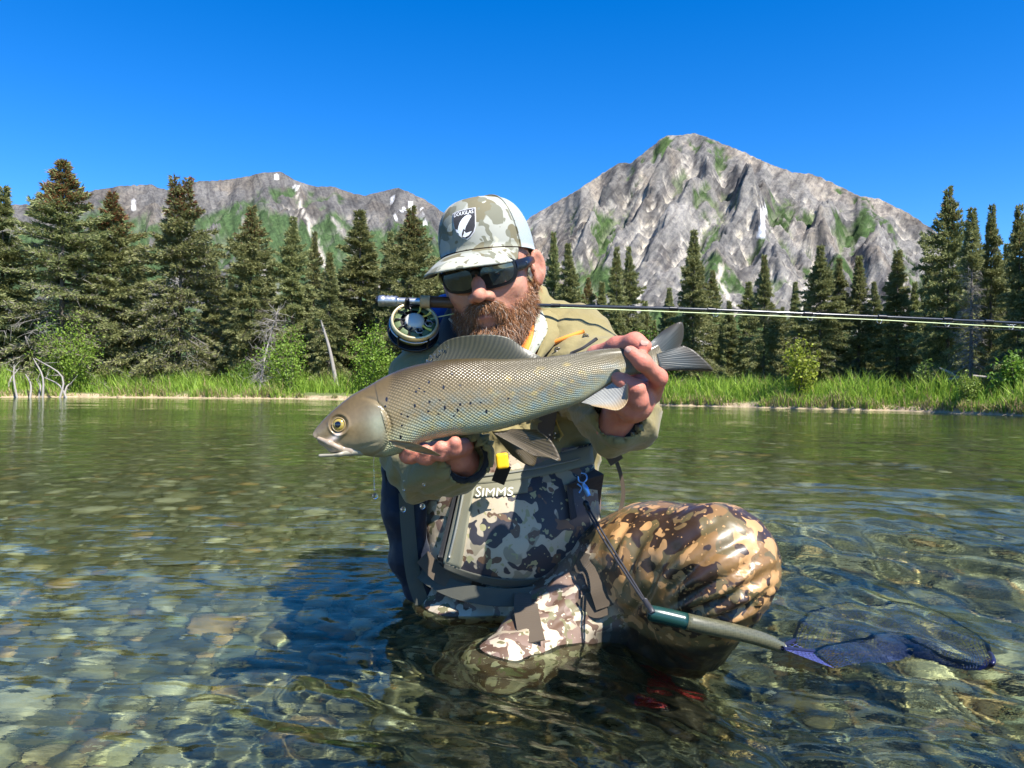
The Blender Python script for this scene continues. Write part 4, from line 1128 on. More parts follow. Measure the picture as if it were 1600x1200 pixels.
# ---- chest pocket on the waders
cs = dict(tl=(728, 731), tr=(925, 692), bl=(694, 884), br=(946, 872))
def pq(s, t_):
    """pocket front: s left-right, t top-bottom"""
    a = np.array(cs['tl']) * (1 - s) + np.array(cs['tr']) * s; b = np.array(cs['bl']) * (1 - s) + np.array(cs['br']) * s
    x, y = a * (1 - t_) + b * t_
    y += 34 * (1 - (2 * s - 1) ** 2) * t_ ** 1.5 + 4 * math.sin(s * 3.1) * (1 - t_)
    d = 1.355 - .050 * (1 - abs(2 * s - 1) ** 2.2) * (1 - abs(2 * t_ - 1.05) ** 3) - .012 * math.sin(s * 5 + 1) * t_ + .02 * s
    d += .0035 * math.sin(s * 9 + t_ * 7) * t_ - .045 * (t_ - .4)
    return P(x, y, d)
def pocket_patch(name, s0, s1, t0, t1, m, off=0.0, back=.07, nu=26, nv=26, par=None):
    S, T = np.meshgrid(np.linspace(s0, s1, nu), np.linspace(t0, t1, nv), indexing='ij')
    fr = np.array([[pq(a, b) for b in T[0]] for a in S[:, 0]])
    dirv = norm(fr - np.array([0, 0, CAMZ]))
    fr = fr - dirv * off
    bk = fr + dirv * back
    v = np.concatenate([fr.reshape(-1, 3), bk.reshape(-1, 3)]); n = nu * nv
    f = grid_faces(nu, nv); F = [f[:, ::-1], f + n]
    idx = np.arange(n).reshape(nu, nv)
    for e in (idx[:, 0], idx[:, -1][::-1], idx[0][::-1], idx[-1]):
        F.append(np.stack([e[:-1], e[1:], e[1:] + n, e[:-1] + n], -1))
    o = obj(name, mesh(name, v, np.concatenate(F), True), m)
    child_of(o, par) if par is not None else part(o)
    return o, v, np.concatenate(F)
pocket, pv, pf = pocket_patch('chest_pocket', 0, 1, 0, 1, M_pocket, 0, .09, 40, 40); tag(pocket, 'camouflage chest pocket with lettering above a dark belt')
BV_p = bvh(pv, pf)
pocket_patch('top_panel', .0, 1.0, -.01, .18, M_panel, .0025, .02, 30, 8, pocket)
pocket_patch('top_panel', .0, .50, .181, .30, M_panel, .0022, .02, 20, 6, pocket)
pocket_patch('side_panel', -.01, .10, .19, .98, M_panel, .004, .03, 6, 20, pocket)
pocket_patch('bottom_binding', .0, 1.0, .965, 1.03, M_dkpanel, .004, .05, 30, 5, pocket)
M_zip = plain('zip tape', (.20, .20, .17), .35, .2, var=.1)
zp = [pq(s, .105) - norm(pq(s, .105) - np.array([0, 0, CAMZ])) * .0042 for s in np.linspace(.12, .90, 12)]
m = MB(); m.tube(catmull(zp, 30), .0032, 6, flat=.6); child_of(m.build('zip', M_zip), pocket)
zp = [pq(.015 + .01 * math.sin(t_ * 3), t_) - norm(pq(.015, t_) - np.array([0, 0, CAMZ])) * .007 for t_ in np.linspace(.10, .9, 10)]
m = MB(); m.tube(catmull(zp, 24), .004, 6, flat=.6); child_of(m.build('side_zip', M_zip), pocket)
zp = [pq(-.03, t_) + [0, .008, 0] for t_ in np.linspace(.15, .95, 10)]
m = MB(); m.tube(catmull(zp, 24), .006, 6, flat=.6); child_of(m.build('side_zip', M_black), pocket)

# ---- decals that follow a surface
def text2d(s, size=1.0, space=1.0, first=1.0):
    cu = bpy.data.curves.new('lettering', 'FONT'); cu.body = s; cu.size = size; cu.space_character = space; cu.align_x = 'CENTER'; cu.align_y = 'CENTER'; cu.resolution_u = 3
    if first != 1.0:
        cu.small_caps_scale = 1 / first
        for i in range(1, len(s)): cu.body_format[i].use_small_caps = True
    o = bpy.data.objects.new('lettering', cu); COL.objects.link(o)
    dg = bpy.context.evaluated_depsgraph_get(); me = bpy.data.meshes.new_from_object(o.evaluated_get(dg))
    v = np.array([q.co[:2] for q in me.vertices]); f = [tuple(p.vertices) for p in me.polygons]
    bpy.data.objects.remove(o); bpy.data.meshes.remove(me)
    return v, f
def decal(name, v2, faces, c, U, V, trees, off, m, parent, thick=.0008):
    U = norm(U); V = norm(V - U * (V @ U)); N_ = np.cross(U, V)
    if N_ @ (np.array([0, 0, CAMZ]) - c) < 0: N_ = -N_
    top = []
    for a, b in v2:
        p = c + U * a + V * b; best = None
        for tr in trees:
            h = tr.ray_cast(Vector(p + N_ * .06), Vector(-N_))
            if h[0] is not None and (best is None or h[3] < best[3]): best = h
        top.append((np.array(best[0]) if best else p) + N_ * off)
    top = np.array(top); n = len(top)
    me = bpy.data.meshes.new(name)
    bot = top - N_ * (thick + .0006)
    F = [tuple(q) for q in faces] + [tuple(i + n for i in q[::-1]) for q in faces]
    ed = {}
    for q in faces:
        for i in range(len(q)):
            e = (q[i], q[(i + 1) % len(q)]); ed[e] = ed.get(e, 0) + 1
    for (a, b) in list(ed):
        if (b, a) not in ed: F.append((b, a, a + n, b + n))
    me.from_pydata([tuple(p) for p in np.vstack([top, bot])], [], F); me.update()
    o = obj(name, me, m); child_of(o, parent) if parent is not None else part(o); return o
def poly_fill(outline, n=None):
    """2D outline -> (verts, triangles)"""
    from mathutils.geometry import tessellate_polygon
    tri = tessellate_polygon([[Vector((a, b, 0)) for a, b in outline]])
    return np.array(outline, float), [tuple(t) for t in tri]
M_letter = plain('pale lettering', (.78, .74, .62), .6, var=.03)
c0 = hit(772, 769, [BV_p], 0); U0 = hit(800, 768, [BV_p], 0) - hit(745, 770, [BV_p], 0)
v2, ff = text2d('SIMMS', 1, 1.04)
w_ = v2[:, 0].max() - v2[:, 0].min(); h_ = v2[:, 1].max() - v2[:, 1].min()
hs_ = np.where(v2[:, 0] < v2[:, 0].min() + .16 * w_, 1.12, .92)
v2 = np.stack([v2[:, 0] * px2m(62, 1.3) / w_, (v2[:, 1] - v2[:, 1].min()) * hs_ * px2m(13.5, 1.3) / h_ - px2m(6, 1.3)], -1)
decal('lettering', v2, ff, c0, U0, np.array([0, 0, 1.]), [BV_p], .0034, M_letter, pocket)

# yellow tab on a black strap
M_yellow = plain('yellow plastic', (.85, .50, .015), .4, var=.05)
tab = P(785, 720, 1.275); m = MB()
ribbon('tab_strap', [P(789, 726, 1.270), P(784, 738, 1.278), P(778, 754, 1.288)], .023, M_black, None)
Rt = np.stack([norm([1, 0, .12]), np.array([0, 1., 0]), norm([-.12, 0, 1])]); fy = Field(tab - .03, tab + .03, .0013); fy.box(tab, (.0105, .0075, .013), Rt, .004, .001); v_, f_ = fy.mesh()
o = obj('yellow_tab', mesh('yellow_tab', v_, f_), M_yellow); part(o)
# black patch with clip on the pocket's right side
bp = [(884, 756), (930, 734), (942, 740), (943, 795), (890, 808)]
bc = hit(912, 770, [BV_p], 0); 
def flat2(pts, c, d):
    return [((x - 912) / FPX * d, (770 - y) / FPX * d) for x, y in pts]
dd_ = bc[1]; gridp = []
vv2, tt2 = poly_fill(flat2(bp, bc, dd_)); decal('black_patch', vv2, tt2, bc, np.array([1., 0, 0]), np.array([0, 0, 1.]), [BV_p], .012, M_black, pocket, .010)

# ---- straps, belt, bib
ribbon('wading_belt', [P(648, 880, 1.40), P(672, 902, 1.36), P(720, 924, 1.325), P(790, 934, 1.312), P(860, 924, 1.325), P(910, 902, 1.36), P(935, 885, 1.40)], .030, M_dkpanel)
ribbon('thigh_strap', on([(822, 926), (822, 950), (826, 975), (832, 1004)], [BV_w], .004), .040, M_strap)
ribbon('thigh_strap', on([(900, 876), (920, 886), (937, 916), (948, 948)], [BV_w], .006), .036, M_strap)
ribbon('thigh_strap', on([(948, 948), (928, 952), (910, 932)], [BV_w], .004), .026, M_strap)
ribbon('side_strap', [P(660, 870, 1.36), P(690, 900, 1.345), P(735, 915, 1.33)], .028, M_strap)
# bib above the pocket
fb = Field((-.2, 1.26, .15), (.24, 1.6, .42), .005)
fb.ell(P(795, 780, 1.485), (.180, .134, .21), None, .03)
fb.put(lambda p: -((p - P(795, 690, 1.36)) @ norm(np.array([-.12, .15, 1.]))) * -1, (-.3, 1.2, .0), (.4, 1.7, .5), .006, True) if False else None
fb.half_cut(P(800, 698, 1.35), [-.16, .25, 1.0]); fb.half_cut(P(790, 830, 1.35), [0, 0, -1.]); 
v_, f_ = fb.mesh(); o = obj('bib', mesh('bib', v_, f_), M_wader); part(o); BV_bib = bvh(v_, f_)
# suspenders, webbing loop, cord
ribbon('suspender', [P(936, 690, 1.37), P(944, 660, 1.38), P(930, 600, 1.36)], .036, M_black)
ribbon('webbing_loop', [P(938, 694, 1.36), P(952, 704, 1.34), P(964, 722, 1.33)], .026, M_strap)
ribbon('webbing_loop', catmull([P(956, 706, 1.345), P(968, 735, 1.33), P(974, 770, 1.33), P(968, 800, 1.33), P(955, 822, 1.32)], 12), .007, M_strap)
ribbon('suspender', on([(848, 700), (852, 675), (858, 640)], [BV_j, BV_bib], .006), .030, M_strap)
m = MB()
for k in range(5): m.tube(on([(868, 655), (872 + k, 665 + 3 * k), (880 - k, 680 + k), (872, 690 - k)], [BV_j, BV_bib], .006 + .001 * k), .0013, 5)
part(m.build('yellow_cord', plain('yellow cord', (.42, .28, .05), .6)))
# jacket front: placket, pocket zip, snaps, collar, lining, shirt
m = MB(); m.tube(catmull(on([(836, 556), (856, 541), (880, 529), (912, 518)], [BV_j], .002), 20), .0042, 6); part(m.build('orange_zip', M_orange))
m = MB(); m.tube(catmull(on([(892, 553), (912, 544), (932, 530)], [BV_j], .001), 12), .0040, 6); part(m.build('pocket_slit', M_black))
M_snap = plain('dark metal snap', (.12, .11, .10), .3, .9)
for x, y in ((871, 547), (915, 526)):
    c_ = hit(x, y, [BV_j], .001); m = MB(); a = np.linspace(0, 2 * math.pi, 15); ring = np.stack([np.cos(a) * .0048, 0 * a, np.sin(a) * .0048], -1) + c_ + [0, -.001, 0]
    m.tube(ring, .0014, 6); m.tube([c_ + [0, .002, 0], c_ + [0, -.0012, 0]], .0030, 10); part(m.build('snap', M_snap))
def sheet(name, left, right, m, n=16, k=8, thick=.0025):
    a = catmull(left, n); b = catmull(right, n); s = np.linspace(0, 1, k)[None, :, None]
    g_ = a[:, None] * (1 - s) + b[:, None] * s
    g_ = g_ + np.array([0, -.006, 0]) * (np.sin(s * math.pi))
    dv = np.array([0, thick, 0]); v = np.concatenate([g_.reshape(-1, 3), (g_ + dv).reshape(-1, 3)]); N0 = n * k; f = grid_faces(n, k); idx = np.arange(N0).reshape(n, k); F = [f, f[:, ::-1] + N0]
    for e in (idx[:, 0], idx[:, -1], idx[0], idx[-1]): F.append(np.stack([e[:-1], e[1:], e[1:] + N0, e[:-1] + N0], -1))
    o = obj(name, mesh(name, v, np.concatenate(F)), m); part(o); return o
sheet('collar', [P(840, 462, 1.45), P(846, 490, 1.40), P(848, 525, 1.365), P(836, 562, 1.345)], [P(868, 470, 1.46), P(884, 500, 1.42), P(872, 530, 1.375), P(842, 566, 1.345)], M_jacket)
sheet('collar', [P(846, 452, 1.49), P(860, 462, 1.50), P(876, 478, 1.50)], [P(842, 480, 1.46), P(862, 488, 1.47), P(884, 492, 1.48)], M_jacket)
sheet('shirt_collar', [P(834, 486, 1.40), P(836, 505, 1.375), P(832, 530, 1.35), P(822, 556, 1.335)], [P(846, 482, 1.41), P(856, 512, 1.375), P(846, 536, 1.35), P(832, 558, 1.335)], M_shirt)
sheet('lining', [P(826, 500, 1.39), P(826, 515, 1.37), P(818, 535, 1.35), P(806, 556, 1.34)], [P(836, 500, 1.395), P(838, 518, 1.37), P(833, 538, 1.35), P(824, 560, 1.335)], M_orange)
sheet('collar', [P(706, 470, 1.44), P(704, 495, 1.42), P(712, 520, 1.39), P(730, 545, 1.36)], [P(690, 500, 1.46), P(682, 520, 1.44), P(690, 545, 1.40), P(715, 560, 1.36)], M_black)
m = MB(); m.tube(catmull([P(702, 498, 1.41), P(712, 508, 1.395), P(724, 518, 1.38), P(731, 530, 1.37)], 12), .0022, 5); part(m.build('collar_zip', plain('pale zip', (.5, .48, .4), .5)))
# cuffs
for c_, d_ in ((P(964, 648, 1.150), norm(P(966, 648, 1.10) - P(964, 650, 1.2))), (P(727, 716, 1.134), norm(P(722, 716, 1.10) - P(732, 720, 1.2)))):
    a = np.linspace(0, 2 * math.pi, 25); e1 = norm(np.cross(d_, [0, 0, 1.])); e2 = np.cross(e1, d_)
    m = MB(); 
    for o_ in (-.006, .002): m.tube(c_ + d_ * o_ + .033 * (np.cos(a)[:, None] * e1 + np.sin(a)[:, None] * e2), .0055, 8)
    part(m.build('cuff', M_black))

# ---- beard
fbd = Field(HC - .22, HC + .20, .003)
fbd.ell(hl(0, .060, -.104), (.046, .040, .034), HR, .02)
fbd.chain([hl(0, .066, -.118), hl(0, .066, -.150), hl(.004, .060, -.190)], [.036, .030, .016], .02)
for s in (-1, 1):
    fbd.chain([hl(s * .052, .030, -.078), hl(s * .040, .055, -.100)], [.012, .018], .015)
    fbd.chain([hl(0, .103, -.055), hl(s * .020, .097, -.060), hl(s * .034, .081, -.082)], [.0085, .009, .009], .008)
fbd.ell(hl(0, .110, -.071), (.017, .016, .0042), HR, .005, True)
fbd.ell(hl(.004, .108, -.089), (.015, .015, .008), HR, .008, True)
dv_, df_ = fbd.mesh(); dn = vnormals(dv_, df_)
if (dn * (dv_ - dv_.mean(0))).sum() < 0: dn = -dn
t = newmat('beard hair'); bc_ = t.attr()
t.bsdf(Base__Color=bc_, Roughness=.45, Specular__IOR__Level=.35); M_beard = t.m
dl = (dv_ - HC) @ HR.T
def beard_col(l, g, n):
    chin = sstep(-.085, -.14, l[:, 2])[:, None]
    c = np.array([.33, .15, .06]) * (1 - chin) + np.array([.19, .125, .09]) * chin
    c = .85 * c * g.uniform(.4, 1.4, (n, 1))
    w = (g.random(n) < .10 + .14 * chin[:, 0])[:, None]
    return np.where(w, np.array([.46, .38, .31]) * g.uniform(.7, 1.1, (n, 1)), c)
g = np.random.default_rng(9)
beard_core_col = np.tile(np.array([.20, .11, .065]), (len(dv_), 1)) * g.uniform(.7, 1.2, (len(dv_), 1))
bn = vnormals(bv, bf)
if (bn * (bv - bv.mean(0))).sum() < 0: bn = -bn
zc = -.010 - .62 * loc[:, 1] + .004 * vnoise3(bv * 120, 3)
face = np.where((loc[:, 1] > -.012) & (loc[:, 1] < .11) & (loc[:, 2] < zc) & (loc[:, 2] > -.135) & (np.abs(loc[:, 0]) < .085) & ((loc[:, 0] / .020) ** 2 + ((loc[:, 2] + .080) / .017) ** 2 > 1))[0]
below = (zc - loc[:, 2])[face]
nA, nB = 20000, 24000
pA = np.clip(.15 + below / .02, .15, 1); iA = face[g.choice(len(face), nA, p=pA / pA.sum())]; iB = g.integers(0, len(dv_), nB); iB = iB[dl[iB][:, 1] > -.02]
root_ = np.vstack([bv[iA], dv_[iB]]); nr = np.vstack([bn[iA], dn[iB]]); l = np.vstack([loc[iA], dl[iB]]); n = len(root_)
root_ = root_ + g.normal(0, .0016, (n, 3)); isA = np.arange(n) < len(iA)
down = norm(-hu * 1.0 + hf * .16); outw = hr * np.sign(l[:, :1]) * .16
mus = ((l[:, 2] > -.066) & (l[:, 1] > .075))
dirn = norm(.38 * nr + down * .85 + outw + .30 * g.normal(0, 1, (n, 3)) + np.where(mus[:, None], hr * np.sign(l[:, :1]) * .8, 0))
dirn = norm(dirn + .30 * fbm3(root_ * 75, 2, 3)[:, None] * hr + .15 * fbm3(root_ * 50, 1, 7)[:, None] * hf)
blw = -.006 - .6 * l[:, 1] - l[:, 2]
Ln = np.where(mus, .013, np.where(isA, .005 + .020 * sstep(0, .05, blw), np.where(l[:, 2] < -.09, .030, .016))) * g.uniform(.5, 1.3, n)
s_ = norm(np.cross(dirn, g.normal(0, 1, (n, 3)))); w0 = g.uniform(.00016, .00036, n)[:, None]
root_ = root_ - nr * .001
mid_ = root_ + dirn * (Ln * .5)[:, None]; tip_ = root_ + (dirn + .35 * (down - dirn) + .14 * g.normal(0, 1, (n, 3))) * Ln[:, None]
hv = np.stack([root_ - s_ * w0, root_ + s_ * w0, mid_ + s_ * w0, mid_ - s_ * w0, tip_], 1).reshape(-1, 3); k = np.arange(n) * 5
hc = np.repeat(beard_col(l, g, n), 5, 0)
nv0 = len(dv_)
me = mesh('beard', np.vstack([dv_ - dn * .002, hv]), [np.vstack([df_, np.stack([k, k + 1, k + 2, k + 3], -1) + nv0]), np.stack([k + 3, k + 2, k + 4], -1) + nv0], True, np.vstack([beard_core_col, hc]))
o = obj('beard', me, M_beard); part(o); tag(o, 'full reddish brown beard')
# short hair under the cap by the ears
m = MB()
for s in (-1, 1):
    n = 500; a = np.stack([s * g.uniform(.0765, .0790, n), g.uniform(-.05, .018, n), g.uniform(.0, .045, n)], -1); a = a[(a[:, 1] < -.036) | ((a[:, 1] > .006) & (a[:, 2] < .03))]
    for q in a:
        p0 = hlv(q); e = norm(-hu + .3 * hr * s + .3 * g.normal(0, 1, 3)) * g.uniform(.006, .014)
        m.tube([p0, p0 + e * .5, p0 + e], [.0006, .0006, .0002], 3, False, np.array([.20, .11, .06]) * g.uniform(.5, 1.3))
part(m.build('hair', M_beard, kind='stuff'))

# ---- cap
CY = rad(-15)
def cap_pt(ph, al, off=0.0):
    """ph 0 = front, positive towards image right; al 0 band .. pi/2 crown"""
    c, s = math.cos(ph), math.sin(ph)
    fr = max(0, c)
    zb = .046 * (.5 + .5 * c) + .022 * (.5 - .5 * c)
    rs = math.cos(al) ** (.62 - .10 * fr); zt = .141
    x = (.0845 + off) * s * rs; y = (.103 + off) * c * rs - .006
    z = zb + (zt + off - zb) * math.sin(al) ** .92
    y += .004 * fr * math.sin(2 * al)
    return hl(x * math.cos(CY) + y * math.sin(CY), y * math.cos(CY) - x * math.sin(CY), z)
def cap_shell(name, p0, p1, m, nu=48, nv=22, par=None, a0=0, a1=math.pi / 2 * .985, off=0.0):
    S = np.linspace(p0, p1, nu); A = np.linspace(a0, a1, nv)
    o_ = np.array([[cap_pt(a, b, off) for b in A] for a in S]); i_ = np.array([[cap_pt(a, b, off - .0028) for b in A] for a in S])
    v = np.concatenate([o_.reshape(-1, 3), i_.reshape(-1, 3)]); N0 = nu * nv; f = grid_faces(nu, nv); idx = np.arange(N0).reshape(nu, nv); F = [f, f[:, ::-1] + N0]
    for e in (idx[:, 0], idx[:, -1], idx[0], idx[-1]): F.append(np.stack([e[:-1], e[1:], e[1:] + N0, e[:-1] + N0], -1))
    F = np.concatenate(F); o = obj(name, mesh(name, v, F), m); part(o) if par is None else child_of(o, par); return o, v, F
PF = rad(74)
cap, cv_, cf_ = cap_shell('cap', -PF, PF, M_capcamo); tag(cap, 'pale camouflage trucker cap with shield patch')
BV_cap = bvh(cv_, cf_)
t = newmat('cap mesh fabric'); vec = t.coord('Object')
vo = t.vor(t.coord('Object', (1, 1, 1)), 620, rnd=.2)
t.bsdf(Base__Color=t.mix(t.step(vo, .25, .5), (.20, .24, .26), (.33, .38, .40)), Roughness=.85, Normal=t.bump(vo, .5, .001)); M_mesh = t.m
cap_shell('mesh_back', PF, 2 * math.pi - PF, M_mesh, 50, 22, cap, 0, math.pi / 2 * .985, -.0008)
m = MB(); top_ = cap_pt(0, math.pi / 2) ; m.tube([top_ - hu * .003, top_ + hu * .002, top_ + hu * .004], [.008, .0075, .003], 10); child_of(m.build('button', M_capcamo), cap)
for ph in (-PF, PF):
    m = MB(); m.tube([cap_pt(ph, a, .0008) for a in np.linspace(0, 1.5, 20)], .0016, 5); child_of(m.build('seam', M_capcamo), cap)
# brim
nb_, ns_ = 40, 12; BW = rad(70); S = np.linspace(-BW, BW, nb_)
def brim_pt(ph, s, dz=0):
    b = (cap_pt(ph, 0) - HC) @ HR.T
    k = math.cos(ph / BW * math.pi / 2) ** .55
    dirx = math.sin(ph * .42 + CY); diry = math.cos(ph * .42 + CY)
    Lb = .066 * k
    e = ph / BW
    return hl(b[0] + dirx * Lb * s, b[1] + diry * Lb * s, b[2] - .002 - (.018 * s + .010 * s * s) * k - .020 * e * e * s * k ** .3 + dz)
up_ = np.array([[brim_pt(a, s) for s in np.linspace(0, 1, ns_)] for a in S]); dn_ = np.array([[brim_pt(a, s, -.0035) for s in np.linspace(0, 1, ns_)] for a in S])
v = np.concatenate([up_.reshape(-1, 3), dn_.reshape(-1, 3)]); N0 = nb_ * ns_; f = grid_faces(nb_, ns_); idx = np.arange(N0).reshape(nb_, ns_); F = [f, f[:, ::-1] + N0]
for e in (idx[:, 0], idx[:, -1], idx[0], idx[-1]): F.append(np.stack([e[:-1], e[1:], e[1:] + N0, e[:-1] + N0], -1))
child_of(obj('brim', mesh('brim', v, np.concatenate(F)), M_capcamo), cap)
# shield patch
pc = hit(725, 350, [BV_cap], 0); dP = pc[1]
def shield(k):
    pts = []
    for x, y in [(-19, 22), (-10, 23.5), (0, 24.5), (10, 25.5), (19, 26), (19.5, 10), (18.5, -6), (15, -15), (9, -21.5), (2, -25), (-5, -22), (-12, -15), (-17, -5), (-19, 8)]:
        pts.append((x * k / FPX * dP, y * k / FPX * dP))
    return pts
Uc = hit(740, 346, [BV_cap], 0) - hit(711, 351, [BV_cap], 0); Uc = norm(Uc); Vc = norm(hit(727, 335, [BV_cap], 0) - hit(725, 362, [BV_cap], 0))
def subdiv(outline, c=(0, 0), rings=6):
    o_ = np.array(outline); c = np.array(c); n = len(o_); v = [c]; f = []
    for r in range(1, rings + 1): v += list(c + (o_ - c) * r / rings)
    for i in range(n): f.append((0, 1 + i, 1 + (i + 1) % n))
    for r in range(rings - 1):
        for i in range(n): a = 1 + r * n + i; b = 1 + r * n + (i + 1) % n; f.append((a, a + n, b + n, b))
    return np.array(v), f
def dense(o_, k=3):
    o_ = np.array(o_); return [tuple(o_[i] + (o_[(i + 1) % len(o_)] - o_[i]) * j / k) for i in range(len(o_)) for j in range(k)]
M_pw = plain('white stitching', (.72, .73, .75), .8, var=.03); M_pk = cloth('black patch twill', (.03, .03, .036), .1, .8)
v2, ff = subdiv(dense(shield(1.0))); decal('patch_border', v2, ff, pc, Uc, Vc, [BV_cap], .0012, plain('grey stitching', (.45, .45, .47), .8), cap)
v2, ff = subdiv(dense(shield(.93))); decal('patch', v2, ff, pc, Uc, Vc, [BV_cap], .0020, M_pk, cap)
v2, ff = text2d('DOUGLAS', 1, 1.0); w_ = v2[:, 0].max() - v2[:, 0].min(); h_ = v2[:, 1].max() - v2[:, 1].min()
v2 = np.stack([v2[:, 0] * px2m(32, dP) / w_, (v2[:, 1] - v2[:, 1].min()) / h_ * px2m(6.5, dP) + px2m(14.5, dP) + v2[:, 0] * px2m(2, dP) / w_], -1); decal('lettering', v2, ff, pc, Uc, Vc, [BV_cap], .0027, M_pw, cap)
fish_em = [(13, 12.5), (12, 15), (8, 16), (3, 14), (-2, 10), (-6, 5), (-9, -1), (-10.5, -6), (-14, -4), (-13, -9), (-10.5, -10), (-9, -15), (-6, -18), (-5, -13), (-3, -9), (0, -5), (1, -8), (3, -3), (7, 3), (10, 8)]
v2, ff = poly_fill([(x / FPX * dP, (y - 2.5) / FPX * dP) for x, y in fish_em]); decal('fish_emblem', v2, ff, pc, Uc, Vc, [BV_cap], .0032, M_pw, cap)
tail_em = [(-4, -18.5), (0, -20), (6, -18), (12, -12), (6, -13.5), (2, -14), (0, -10), (-1, -14)]
v2, ff = poly_fill([(x / FPX * dP, (y - 1.5) / FPX * dP) for x, y in tail_em]); decal('tail_emblem', v2, ff, pc, Uc, Vc, [BV_cap], .0032, M_pw, cap)

# ---- sunglasses
M_frame = plain('black glossy frame', (.008, .008, .009), .32, var=.02, spec=.35)
t = newmat('mirrored lens'); t.bsdf(Base__Color=(.10, .10, .095), Metallic=.85, Roughness=.03, Coat__Weight=.6, Coat__Roughness=.02); M_lens = t.m
def gy(x, z): return .1150 - 5.4 * x * x - .10 * abs(z) + .10 * z
def sup(a, n=3.2):
    c, s = math.cos(a), math.sin(a); return math.copysign(abs(c) ** (2 / n), c), math.copysign(abs(s) ** (2 / n), s)
def lens_shape(s, kx, kz, off, nr=7, na=44):
    v = [(s * .0355, gy(.0355, 0) + off, -.004)]
    for r in range(1, nr + 1):
        for k in range(na):
            cx, cz = sup(k / na * 2 * math.pi); x = .0355 + cx * kx * r / nr * (1 - .10 * (cz < 0) * abs(cz)); z = -.004 + cz * kz * r / nr + .10 * (x - .0355)
            v.append((s * x, gy(x, z) + off, z))
    f = [(0, 1 + k, 1 + (k + 1) % na) for k in range(na)]; q = [(1 + r * na + k, 1 + (r + 1) * na + k, 1 + (r + 1) * na + (k + 1) % na, 1 + r * na + (k + 1) % na) for r in range(nr - 1) for k in range(na)]
    return np.array(v), f, q
frame = None; fm = MB()
for s in (-1, 1):
    v0_, f0_, q0_ = lens_shape(s, .0335, .0235, .000); v1_, _, _ = lens_shape(s, .0335, .0235, -.006)
    for vv_ in (v0_, v1_): fm.add(hlv(vv_), q0_); fm.add(hlv(vv_), f0_)
    na = 44; last = 1 + 6 * na + np.arange(na); fm.add(hlv(np.vstack([v0_[last], v1_[last]])), np.stack([np.arange(na), (np.arange(na) + 1) % na, (np.arange(na) + 1) % na + na, np.arange(na) + na], -1))
fm.tube([hl(-.008, gy(.008, 0) - .003, .004), hl(0, gy(0, 0) - .003, .006), hl(.008, gy(.008, 0) - .003, .004)], .0055, 8)
frame = fm.build('sunglasses', M_frame); part(frame); tag(frame, 'black wraparound sunglasses with mirrored lenses')
for s in (-1, 1):
    v0_, f0_, q0_ = lens_shape(s, .0280, .0185, .0016); m = MB(); m.add(hlv(v0_), q0_); m.add(hlv(v0_), f0_); child_of(m.build('lens', M_lens), frame)
    m = MB(); pts = [hl(s * .066, gy(.066, 0) - .002, .003), hl(s * .0775, .066, .006), hl(s * .0825, .03, .010), hl(s * .084, -.005, .012), hl(s * .083, -.03, .004)]
    m.tube(catmull(pts, 16), np.interp(np.linspace(0, 1, 16), [0, .4, .75, 1], [.0105, .0095, .006, .004]), 8, flat=.32, up=hr * s)
    child_of(m.build('temple_arm', M_frame), frame)
m = MB(); p_ = hl(.0795, .062, .0075); m.tube([p_, p_ + hr * .003], .0025, 10); child_of(m.build('rivet', plain('steel rivet', (.7, .7, .7), .2, 1.0)), frame)
tag(person, 'bearded angler in camouflage waders and olive jacket kneeling in the river holding up a fish', 'person')
# ================================================================== the fish (held in both hands)
FD = 1.060
pairs = [((488.5, 678), (490, 683)), ((494, 669), (500, 689)), ((505, 656), (519, 697)), ((524, 638), (545, 706)), ((549, 618), (578, 713)), ((574, 604), (604, 714)), ((604, 587), (634, 705)),
         ((640, 573), (664, 690)), ((690, 563), (704, 682)), ((740, 560), (750, 677)), ((790, 561), (797, 667)), ((839, 559), (851, 649)), ((878, 555), (893, 635)),
         ((915, 549), (926, 617)), ((945, 545), (956, 598)), ((975, 544), (985, 587)), ((1000, 544), (1008, 583)), ((1018, 541), (1026, 580)), ((1032, 536), (1038, 577))]
pr = np.array([[*a, *b] for a, b in pairs], float)
NU, NVV = 360, 140
U_ = np.linspace(0, 1, len(pr)); uu = np.linspace(0, 1, NU)
pc_ = catmull(pr, NU)
thk = np.interp(uu, [0, .05, .12, .2, .3, .45, .6, .75, .86, .93, 1], [.30, .50, .58, .60, .58, .56, .52, .50, .46, .36, .14])
dep = FD + np.interp(uu, [0, .3, .7, 1], [-.035, -.01, .0, .012])
top = np.array([P(a[0], a[1], d) for a, d in zip(pc_, dep)]); bot = np.array([P(a[2], a[3], d) for a, d in zip(pc_, dep)])
mid = (top + bot) / 2; hv_ = (top - bot) / 2; hh = np.linalg.norm(hv_, axis=1)
dvec = norm(np.cross(np.gradient(mid, axis=0), hv_)); dvec = np.where(dvec[:, 1:2] < 0, -dvec, dvec)
th = np.arange(NVV) / NVV * 2 * math.pi
ct, st = np.cos(th), np.sin(th)
sh = np.sign(st) * np.abs(st) ** .86
fv = mid[:, None] + hv_[:, None] * ct[None, :, None] + (dvec * (hh * thk)[:, None])[:, None] * sh[None, :, None]
